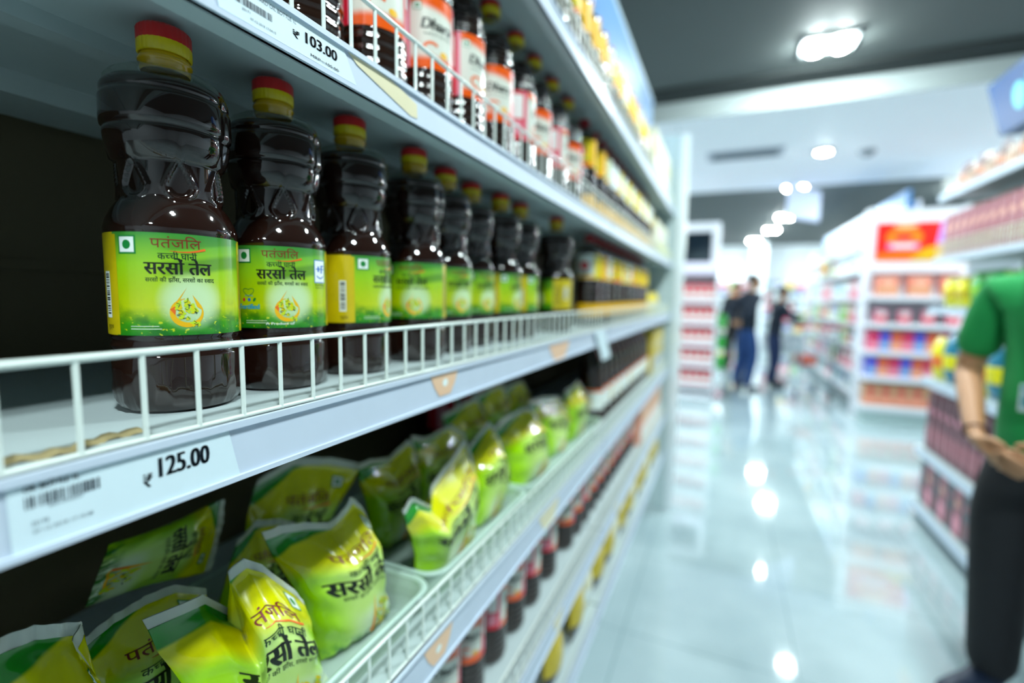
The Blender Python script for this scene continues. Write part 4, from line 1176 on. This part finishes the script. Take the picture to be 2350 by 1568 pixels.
sh.disc(PW * .33, PH * .62, PW * .12, PH * .08, red_p, .004, 18); sh.disc(PW * .35, PH * .92, PW * .15, PH * .06, mat('poster_peach', s(250, 190, 150), 0.3), .004, 18)
sh.rect(PW * .14, PW * .52, PH * .30, PH * .46, mat('poster_orchid', s(240, 130, 190), 0.3), .004); sh.rect(PW * .20, PW * .46, PH * .35, PH * .42, white_p, .005)
sh.poly([(PW * .72, PH * .42), (PW, PH * .42), (PW, PH), (PW * .76, PH)], mat('poster_lilac', s(206, 150, 236), 0.3), .003); sh.rect(PW * .79, PW * .96, PH * .52, PH * .86, mat('poster_ice', s(206, 204, 250), 0.3), .004)
tag(q.build('poster', mats), 'red and orange poster with lilac panel on the white end display', 'poster')
tag(bpy.data.objects['poster'], None, None)
rows = [(EZ[0], 3, lambda k: ('salm%d' % (k % 2), 'salmon_carton', lambda: pack('salmon_carton', .19, .14, .20, salmon_c, tan_c, peach_c)), 'salmon and tan carton on the top shelf of the poster display', 'salmon cartons, poster display', .27, .15),
        (EZ[1], 4, lambda k: ('smalr', 'small_red_box', lambda: pack('small_red_box', .10, .10, .14, pink_p, red_p, white_p)), 'small pinkish red box on the second shelf of the poster display', 'small red boxes, poster display', .20, .12)]
for z, n_, mk, l, g_, stp, off in rows:
    for k in range(n_):
        key, nm, fn = mk(k); put(key, nm, l, 'carton', (EX0 + off + k * stp, EY - .10, EYE + z), -PI / 2, g_, fn)
for z, gl in ((EZ[2], 'third'), (EZ[3], 'fourth')):
    for k in range(8):
        key, nm, cs = [('mg', 'magenta_carton', (magenta_c, pink_p, red_p)), ('vi', 'violet_carton', (violet_c, sky_c, violet_c)), ('or', 'orange_carton', (orange_c, peach_c, magenta_c))][(k + (z < -.7)) % 3]
        put(key, nm, '%s carton on the %s shelf of the poster display' % (nm.split('_')[0], gl), 'carton', (EX0 + .07 + k * .098, EY - .10, EYE + z), -PI / 2, '%s cartons, %s poster display shelf' % (nm.split('_')[0], gl),
            lambda: pack(nm, .094, .12, .20, *cs))
for k in range(6):
    put('ltan', 'peach_carton', 'peach and red carton in the lowest row of the poster display', 'carton', (EX0 + .08 + k * .134, EY - .10, EYE + EZ[4]), -PI / 2, 'peach cartons, lowest poster display row', lambda: pack('peach_carton', .13, .14, .23, tan_c, salmon_c, red_p))

# ------------------------------------------------------------------ long gondola behind the end display, facing the shoppers' aisle
FX = 1.76
t = thing('shelving_unit', 'long white shelving unit with a blue top band, receding behind the poster display', 'shelving unit', (0, 0, 0))
GY0, GY1 = 6.70, 11.6
q = MB(); q.box(FX + .40, FX + .43, GY0, GY1, .02, EYE + 1.10); q.build('back_panel', disp_white, t)
FZ = [.66, .36, .02, -.28, -.56, -.86, -1.14]
for z in FZ:
    q = MB(); q.box(FX, FX + .40, GY0, GY1, EYE + z - .04, EYE + z); q.build('shelf', disp_white, t)
q = MB(); q.box(FX + .05, FX + .40, GY0, GY1, 0, .12); q.build('kick_plate', mat('kick_grey', s(110, 128, 134), 0.4), t)
q = MB(); q.box(FX + .30, FX + .34, GY0, GY1, EYE + .95, EYE + 1.22); q.build('top_band', mat('header_blue_far', s(70, 130, 190), 0.35, noise=0.1, scale=2), t)
pal = [('fa', 'white_carton', (white_p, grey_c, sky_c)), ('fb', 'pink_bag', (pink_p, magenta_c, white_p)), ('fc', 'sky_carton', (sky_c, white_p, teal_c)), ('fd', 'lime_pack', (lime_c, leaf_c, white_p)),
       ('fe', 'grey_carton', (grey_c, white_p, violet_c)), ('ff', 'red_dark_carton', (darkred_c, magenta_c, white_p)), ('fg', 'cream_pack', (cream_c, gold_c, orange_c))]
bias = ['acegace', 'aceeaga', 'abbcaba', 'edbgedf', 'ceaffed', 'fbffbed', 'ecabcea']
for a, z in enumerate(FZ):
    for k in range(15):
        key, nm, cs = pal['abcdefg'.index(bias[a][(k * 3 + a) % 7])]
        put(key, nm, '%s on the %s shelf of the long blue-topped unit behind the poster display' % (nm.replace('_', ' '), ORD[a] if a else 'top'), 'carton',
            (FX + .11, GY0 + .22 + k * .30, EYE + z), PI, '%s, %s shelf of the blue-topped unit' % (nm.replace('_', ' '), ORD[a] if a else 'top'), lambda: pack(nm, .24, .16, .21, *cs))
put('orb', 'orange_bag', 'amber bag hanging forward on the upper shelves of the blue-topped unit', 'bag', (FX - .05, 9.1, EYE + .37), PI, None, lambda: soft_pack(.26, .10, .24, mustard_c, orange_c))

# ------------------------------------------------------------------ far end of the hall
for i, (x0, x1, l) in enumerate([(-1.6, -.05, 'left of the taller shopper'), (.05, 1.1, 'behind the two shoppers'), (1.2, 2.4, 'right of the shorter shopper')]):
    t = thing('wall_shelf', 'pale shelf unit against the far end wall, %s' % l, 'shelving unit', (0, 16.0, 0))
    q = MB(); q.box(x0, x1, .36, .40, 0, EYE + .55); q.build('back_panel', disp_white, t)
    for z in (.32, 0.0, -.32, -.64, -.98):
        q = MB(); q.box(x0, x1, 0, .36, EYE + z - .03, EYE + z); q.build('shelf', disp_white, t)
    for a, z in enumerate((.32, 0.0, -.32, -.64, -.98)):
        for k in range(4):
            key, nm, cs = pal[(k * 2 + a * 3 + i) % 7]
            put(key, nm, '%s on the far wall shelf %s, %s row' % (nm.replace('_', ' '), l, ORD[a]), 'carton', (x0 + .18 + k * (x1 - x0) / 4.1, 16.14, EYE + z), -PI / 2, '%s, far wall shelf %s' % (nm.replace('_', ' '), l), lambda: pack(nm, .24, .16, .21, *cs))
t = thing('wall_sign', 'blue and white band high on the far end wall', 'sign', (-.2, 16.47, EYE + .55))
q = MB(); q.box(-1.3, 1.0, -.03, 0, 0, .42); q.build('sign_board', mat('far_sign_lit', s(236, 246, 255), 0.4, noise=0, emit=0.9), t)
q = MB(); q.box(-1.2, -.2, -.035, -.031, .05, .3); q.build('printed_panel', mat('far_sign_blue', s(90, 150, 220), 0.4), t)
q = MB(); q.box(.9, 1.3, 15.5, 15.65, 0, CF); tag(q.build('column', wall_white), kind='structure')

# ------------------------------------------------------------------ shopping trolley
t = thing('shopping_trolley', 'grey wire shopping trolley beside the shorter shopper', 'trolley', (1.36, 7.55, 0), .15)
steel = mat('trolley_steel', s(150, 168, 176), 0.3, metal=0.6, noise=0.05)
def basket():
    q = MB(); n = 9
    def pt(u, v, w_): # u across, v along, w up
        return (-.24 + .48 * u + (.5 - u) * .08 * (1 - w_), -.38 + .76 * v + .08 * (1 - w_) * (.5 - v), .42 + .42 * w_)
    for w_ in (0, .25, .5, .75, 1):
        q.tube([pt(0, 0, w_), pt(1, 0, w_), pt(1, 1, w_), pt(0, 1, w_), pt(0, 0, w_)], .006 if w_ in (0, 1) else .003, 5)
    for k in range(n):
        u = k / (n - 1)
        for v in (0, 1): q.tube([pt(u, v, 0), pt(u, v, 1)], .003, 5)
        q.tube([pt(u, 0, 0), pt(u, 1, 0)], .003, 5)
    for k in range(13):
        v = k / 12
        for u in (0, 1): q.tube([pt(u, v, 0), pt(u, v, 1)], .003, 5)
    return q
basket().build('basket', steel, t)
q = MB()
for sx in (-.2, .2):
    q.tube([(sx, -.42, .95), (sx, -.40, .80), (sx, -.34, .42), (sx, -.30, .16), (sx, .36, .16)], .012, 7)
q.tube([(-.2, .36, .16), (.2, .36, .16)], .012, 7); q.build('chassis', steel, t)
q = MB(); q.tube([(-.26, -.42, .95), (.26, -.42, .95)], .018, 8); q.build('handle', mat('trolley_handle', s(206, 60, 40), 0.4), t)
for sx in (-.2, .2):
    for sy in (-.28, .34):
        q = MB(); q.lathe([(.02, -.012), (.055, -.012), (.06, 0), (.055, .012), (.02, .012)], 18); o = q.build('wheel', mat('trolley_wheel', s(50, 56, 60), 0.5), t); o.rotation_euler = (0, PI / 2, 0); o.location = (sx, sy, .0605)
        q = MB(); q.tube([(sx, sy, .06), (sx, sy, .16)], .010, 6); q.build('fork', steel, t)
put('trolley_box', 'orange_box', 'orange-red box lying in the shopping trolley', 'carton', (1.32, 7.5, .435), .2, None, lambda: pack('orange_box', .26, .20, .12, C_('pack_vermilion', 220, 80, 30), orange_c, white_p))
# ------------------------------------------------------------------ people
skin_m = mat('skin_brown', s(176, 128, 92), 0.5, noise=0.06, scale=20)
hair_m = mat('hair_black', s(18, 16, 18), 0.45, noise=0.2, scale=60)
def skinned(name, verts, edges, radii, M, parent, levels=2, root=0, smooth=True):
    me = bpy.data.meshes.new(name)
    me.from_pydata([tuple(v) for v in verts], edges, [])
    me.materials.append(M)
    o = bpy.data.objects.new(name, me); COL.objects.link(o); o.parent = parent
    sm = o.modifiers.new('skin', 'SKIN'); sm.use_smooth_shade = True; sm.branch_smoothing = .5
    for i, r in enumerate(radii):
        r = r if isinstance(r, tuple) else (r, r)
        me.skin_vertices[0].data[i].radius = r
        me.skin_vertices[0].data[i].use_root = (i == root)
    ss = o.modifiers.new('sub', 'SUBSURF'); ss.levels = 1; ss.render_levels = levels
    return o
class Rig:
    def __init__(q): q.v = []; q.e = []; q.r = []
    def pt(q, p, r, to=None):
        q.v.append(Vector(p)); q.r.append(r)
        i = len(q.v) - 1
        if to is not None: q.e.append((to, i))
        return i
    def chain(q, start, pts):
        for p, r in pts: start = q.pt(p, r, start)
        return start
def hand(R, wrist, d, n, side, curl=.5, spread=.018, length=.18):
    """d: pointing direction, n: back of the hand, side: direction of the thumb; fingers as separate chains."""
    d = Vector(d).normalized(); n = Vector(n).normalized(); sd = Vector(side).normalized()
    w0 = R.v[wrist]
    palm = R.pt(w0 + d * .045, (.026, .020), wrist)
    kn = R.pt(w0 + d * .075, (.026, .018), palm)
    for k, ln in enumerate((.068, .078, .072, .056)):
        off = sd * (spread * (1.5 - k))
        a = w0 + d * .088 + off
        c1 = a + d * ln * .45 - n * ln * .10 * curl
        c2 = c1 + (d * (1 - curl * .6) - n * curl).normalized() * ln * .32
        c3 = c2 + (d * (1 - curl) - n * curl * 1.2).normalized() * ln * .25
        R.chain(kn, [(a, .0095), (c1, .0088), (c2, .0080), (c3, .0068)])
    th = w0 + d * .030 + sd * .028
    R.chain(palm, [(th, .012), (th + d * .030 + sd * .016 - n * .008, .0100), (th + d * .055 + sd * .014 - n * .016, .0080)])
def head_bits(t, c, fwd, H=1.0, hair_back=True):
    """hair cap, eyes and ears around head centre c; fwd is where the face looks."""
    f = Vector(fwd).normalized(); up = Vector((0, 0, 1)); sd = up.cross(f).normalized() * -1
    q = MB()
    def hair(u, v):
        a = u * 2 * PI; fr = max(0, math.cos(a))
        b = v * PI * (.74 - .35 * fr ** .6)
        rad = 1 + .03 * math.sin(a * 9 + 3 * v) * v
        return Vector(c) + up * .028 * H + (f * math.cos(a) * .092 + sd * math.sin(a) * .078) * math.sin(b) * H * rad - f * .012 * H + up * math.cos(b) * .092 * H
    q.grid(hair, 36, 16, uv=False); q.build('hair', hair_m, t)
    for k in (-1, 1):
        q = MB(); q.lathe([(.0001, -.008), (.006, -.005), (.008, 0), (.006, .005), (.0001, .008)], 12, close=False)
        o = q.build('eye', mat('eye_dark', s(40, 30, 26), 0.2, noise=0), t); o.location = Vector(c) + f * .084 * H + sd * k * .030 * H
        q = MB(); q.tube([Vector(c) + f * (.088 - .008 * abs(j)) * H + sd * (k * .030 + j * .012) * H + up * (.019 - .003 * j * j) for j in (-1, 0, 1)], .0035, 6); q.build('eyebrow', hair_m, t)
        q = MB(); q.lathe([(.0001, -.028), (.010, -.016), (.013, .008), (.008, .024), (.0001, .028)], 12, close=False)
        o = q.build('ear', skin_m, t); o.location = Vector(c) + sd * k * .074 * H - f * .004 - up * .012
    q = MB(); q.tube([Vector(c) + f * (.086 - .006 * j * j) * H + sd * j * .012 * H - up * .054 * H for j in (-2, -1, 0, 1, 2)], [.002, .005, .006, .005, .002], 8); q.build('mouth', mat('lips', s(140, 80, 72), 0.5, noise=0), t)
def person(label, loc, rot, H, spec, shirt_m, pants_m, shoe_m, sleeves, name='person'):
    """spec gives the pose in a frame that faces -y, heights for a 1.70 m figure."""
    k = H / 1.70
    t = thing(name, label, 'person', loc, rot)
    V = lambda p: Vector(p) * k
    R = Rig()
    pelvis = R.pt(V(spec.get('pelvis', (0, 0, .93))), (.100 * k, .076 * k))
    lean = spec.get('lean', (0, 0))
    belly = R.pt(V((lean[0] * .4, lean[1] * .4, 1.08)), (.108 * k, .080 * k), pelvis)
    chest = R.pt(V((lean[0] * .8, lean[1] * .8, 1.27)), (.122 * k, .086 * k), belly)
    upper = R.pt(V((lean[0], lean[1], 1.385)), (.074 * k, .058 * k), chest)
    neck = R.pt(V((lean[0] * 1.05, lean[1] * 1.05 - .005, 1.435)), .050 * k, upper)
    hd = spec.get('head', (0, -.03)); hx, hy = lean[0] * 1.1 + hd[0], lean[1] * 1.1 + hd[1]
    ff = Vector(spec.get('face', (0, -1, 0))).normalized()
    jaw = R.pt(V((hx, hy, 1.498)) + ff * .014 * k, (.060 * k, .070 * k), neck)
    R.chain(jaw, [(V((hx, hy, 1.572)) + ff * .004 * k, (.088 * k, .104 * k)), (V((hx, hy, 1.628)) - ff * .008 * k, (.078 * k, .094 * k))])
    shirt, pants = Rig(), Rig()
    sp = shirt.pt(V((0, 0, spec.get('hem', .84))), (.158 * k, .122 * k))
    s0 = shirt.pt(V((lean[0] * .2, lean[1] * .2, .95)), (.156 * k, .120 * k), sp)
    sb = shirt.pt(V((lean[0] * .4, lean[1] * .4, 1.08)), (.152 * k, .116 * k), s0)
    sc = shirt.pt(V((lean[0] * .8, lean[1] * .8, 1.27)), (.172 * k, .124 * k), sb)
    su = shirt.pt(V((lean[0], lean[1], 1.385)), (.118 * k, .092 * k), sc)
    sn = shirt.pt(V((lean[0] * 1.05, lean[1] * 1.05 - .005, 1.438)), (.068 * k, .068 * k), su)
    for sgn, arm in ((-1, spec['right']), (1, spec['left'])):
        S = V((sgn * .170 + lean[0], lean[1], 1.375)); E_, W = V(arm['elbow']), V(arm['wrist'])
        sh = R.pt(S - Vector((sgn * .02 * k, 0, .01 * k)), .041 * k, upper)
        mid_ = R.pt(S.lerp(E_, .5), .047 * k, sh); el = R.pt(E_, .040 * k, mid_)
        fm = R.pt(E_.lerp(W, .35), .039 * k, el); wr = R.pt(W, (.028 * k, .024 * k), fm)
        hand(R, wr, arm['dir'], arm['back'], arm['thumb'], arm.get('curl', .5))
        a = shirt.pt(S, .070 * k, su); b = shirt.pt(S.lerp(E_, .5), .066 * k, a)
        if sleeves == 'short': shirt.pt(S.lerp(E_, .86), .066 * k, b)
        else:
            c = shirt.pt(E_, .056 * k, b); shirt.chain(c, [(E_.lerp(W, .5), .049 * k), (E_.lerp(W, .95), .040 * k)])
    p0 = pants.pt(V((0, 0, 1.0)), (.124 * k, .094 * k)); pp = pants.pt(V((0, 0, .90)), (.136 * k, .106 * k), p0)
    for sgn, leg in ((-1, spec['rleg']), (1, spec['lleg'])):
        hip = V((sgn * spec.get('hipw', .085), 0, .84)); K, A = V(leg[0]), V(leg[1])
        h_ = R.pt(hip, .064 * k, pelvis); R.chain(h_, [(hip.lerp(K, .5), .060 * k), (K, .055 * k), (K.lerp(A, .35), .052 * k), (A, .036 * k)])
        h_ = pants.pt(hip, .102 * k, pp); pants.chain(h_, [(hip.lerp(K, .5), .096 * k), (K, .082 * k), (K.lerp(A, .5), .077 * k), (A + Vector((0, 0, -.025 * k)), .070 * k)])
        foot = Rig(); fd = Vector(leg[2]).normalized()
        f0 = foot.pt(A + Vector((0, 0, .0)), .050 * k); f1 = foot.pt(Vector((A.x, A.y, .050 * k)) - fd * .02, .048 * k, f0)
        foot.chain(f1, [(Vector((A.x, A.y, .046 * k)) + fd * .09 * k, (.046 * k, .044 * k)), (Vector((A.x, A.y, .040 * k)) + fd * .17 * k, (.042 * k, .036 * k)), (Vector((A.x, A.y, .036 * k)) + fd * .21 * k, (.030 * k, .026 * k))])
        skinned('shoe', foot.v, foot.e, foot.r, shoe_m, t, 2, 1)
    # nose as part of the face
    nb = R.pt(V((hx, hy, 1.567)) + ff * .088 * k, .016 * k, jaw + 1); R.pt(V((hx, hy, 1.545)) + ff * .108 * k, .013 * k, nb)
    skinned('body', R.v, R.e, R.r, skin_m, t, 2, 0)
    skinned('shirt', shirt.v, shirt.e, shirt.r, shirt_m, t, 2, 0)
    skinned('trousers', pants.v, pants.e, pants.r, pants_m, t, 2, 0)
    head_bits(t, V((hx, hy, 1.582)), ff, k)
    return t, k
green_shirt = mat('polo_green_cotton', s(8, 138, 66), 0.8, noise=0.10, scale=14, bump=0.5)
black_cloth = mat('trousers_black_cloth', s(16, 18, 24), 0.8, noise=0.1, scale=25, bump=0.1)
navy_shoe = mat('shoe_navy', s(24, 38, 62), 0.5, noise=0.08)
navy = mat('shirt_navy', s(16, 30, 48), 0.8, noise=0.1, scale=20)
jeans = mat('jeans_blue', s(24, 62, 118), 0.8, noise=0.12, scale=20)
jeans_dark = mat('jeans_dark_blue', s(20, 42, 84), 0.8, noise=0.12, scale=20)
dark_shoe = mat('shoe_dark', s(30, 34, 48), 0.5)
t, k = person('person in green polo shirt and black trousers, hands clasped, badge on blue lanyard', (1.225, 1.93, 0), -.80, 1.67,
    dict(right=dict(elbow=(-.255, .03, 1.09), wrist=(-.085, -.245, .915), dir=(.75, -.35, -.30), back=(-.4, -.8, .3), thumb=(.2, -.5, .85), curl=.55),
         left=dict(elbow=(.255, .02, 1.08), wrist=(.10, -.235, .905), dir=(-.85, -.30, -.18), back=(.2, -.9, .3), thumb=(-.1, -.35, .9), curl=.7),
         rleg=((-.10, -.01, .48), (-.10, .02, .085), (-.15, -1, 0)), lleg=((.14, -.01, .48), (.16, .02, .085), (.2, -1, 0)), head=(0, -.03), hem=.80, hipw=.10),
    green_shirt, black_cloth, navy_shoe, 'short')
q = MB()
for sgn in (-1, 1): q.tube([(sgn * .060, .02, 1.435), (sgn * .075, -.075, 1.39), (sgn * .045, -.128, 1.28), (sgn * .012, -.132, 1.13), (0, -.134, 1.07)], .0055, 6)
q.build('lanyard', mat('lanyard_blue', s(16, 44, 150), 0.6), t)
q = MB(); q.box(-.042, .042, -.142, -.138, .985, 1.065); cd_ = q.build('name_badge', mat('badge_card_white', s(190, 210, 214), 0.3), t, .003)
q = MB(); q.box(-.036, .036, -.1432, -.1424, 1.045, 1.060); q.box(-.034, -.010, -.1432, -.1424, 1.0, 1.035); q.build('printed_panel', mat('badge_teal_print', s(60, 140, 150), 0.4), cd_)
q = MB(); q.lathe([(.074, 1.388), (.074, 1.405), (.068, 1.430), (.062, 1.440), (.058, 1.432)], 28, close=False); q.build('collar', green_shirt, t)
q = MB(); wd = Vector((.17, -.275, -.175)).normalized(); w1 = wd.cross(Vector((0, 0, 1))).normalized(); w2 = wd.cross(w1); q.tube([(Vector((-.085, -.245, .915)) - wd * .035) * k + (w1 * math.cos(a) + w2 * math.sin(a)) * .027 for a in [2 * PI * j / 16 for j in range(17)]], .004, 6); q.build('bracelet', mat('bracelet_brown', s(90, 60, 50), 0.6), t)

person('person seen from behind in a dark shirt and blue jeans, hands held behind the back', (.60, 7.63, 0), PI - 1.0, 1.66,
    dict(right=dict(elbow=(-.27, .16, 1.12), wrist=(-.09, .155, .98), dir=(.9, .1, -.1), back=(0, 1, .1), thumb=(0, .1, 1), curl=.5),
         left=dict(elbow=(.27, .16, 1.12), wrist=(.09, .165, .97), dir=(-.9, .1, -.1), back=(0, 1, .1), thumb=(0, .1, 1), curl=.5),
         rleg=((-.11, -.04, .48), (-.13, .06, .085), (-.2, -1, 0)), lleg=((.11, -.02, .48), (.16, .04, .085), (.3, -1, 0)), lean=(0, -.03), head=(.015, -.05), face=(-.35, -1, -.1), hem=.84),
    navy, jeans, dark_shoe, 'long')
person('shorter person in dark clothes reaching toward the shelves on the right', (.98, 8.1, 0), PI / 2 + .25, 1.50,
    dict(right=dict(elbow=(-.24, -.16, 1.16), wrist=(-.16, -.40, 1.08), dir=(.1, -1, .05), back=(0, 0, 1), thumb=(1, 0, 0), curl=.4),
         left=dict(elbow=(.22, -.20, 1.19), wrist=(.14, -.47, 1.22), dir=(0, -1, .1), back=(0, 0, 1), thumb=(-1, 0, 0), curl=.4),
         rleg=((-.10, -.03, .48), (-.11, .08, .085), (-.1, -1, 0)), lleg=((.10, -.05, .48), (.10, -.06, .085), (.1, -1, 0)), lean=(0, -.05), head=(0, -.05), hem=.84),
    navy, jeans_dark, dark_shoe, 'long')
person('person in black standing farther back, half hidden behind the one in jeans', (.48, 9.6, 0), -.3, 1.62,
    dict(right=dict(elbow=(-.25, .02, 1.08), wrist=(-.24, -.10, .86), dir=(0, -.2, -1), back=(-1, 0, 0), thumb=(0, -1, 0), curl=.4),
         left=dict(elbow=(.25, .02, 1.08), wrist=(.24, -.10, .86), dir=(0, -.2, -1), back=(1, 0, 0), thumb=(0, -1, 0), curl=.4),
         rleg=((-.10, -.01, .48), (-.11, .02, .085), (-.1, -1, 0)), lleg=((.10, -.01, .48), (.11, .02, .085), (.1, -1, 0)), hem=.84),
    mat('shirt_black', s(20, 22, 30), 0.8), black_cloth, dark_shoe, 'long')
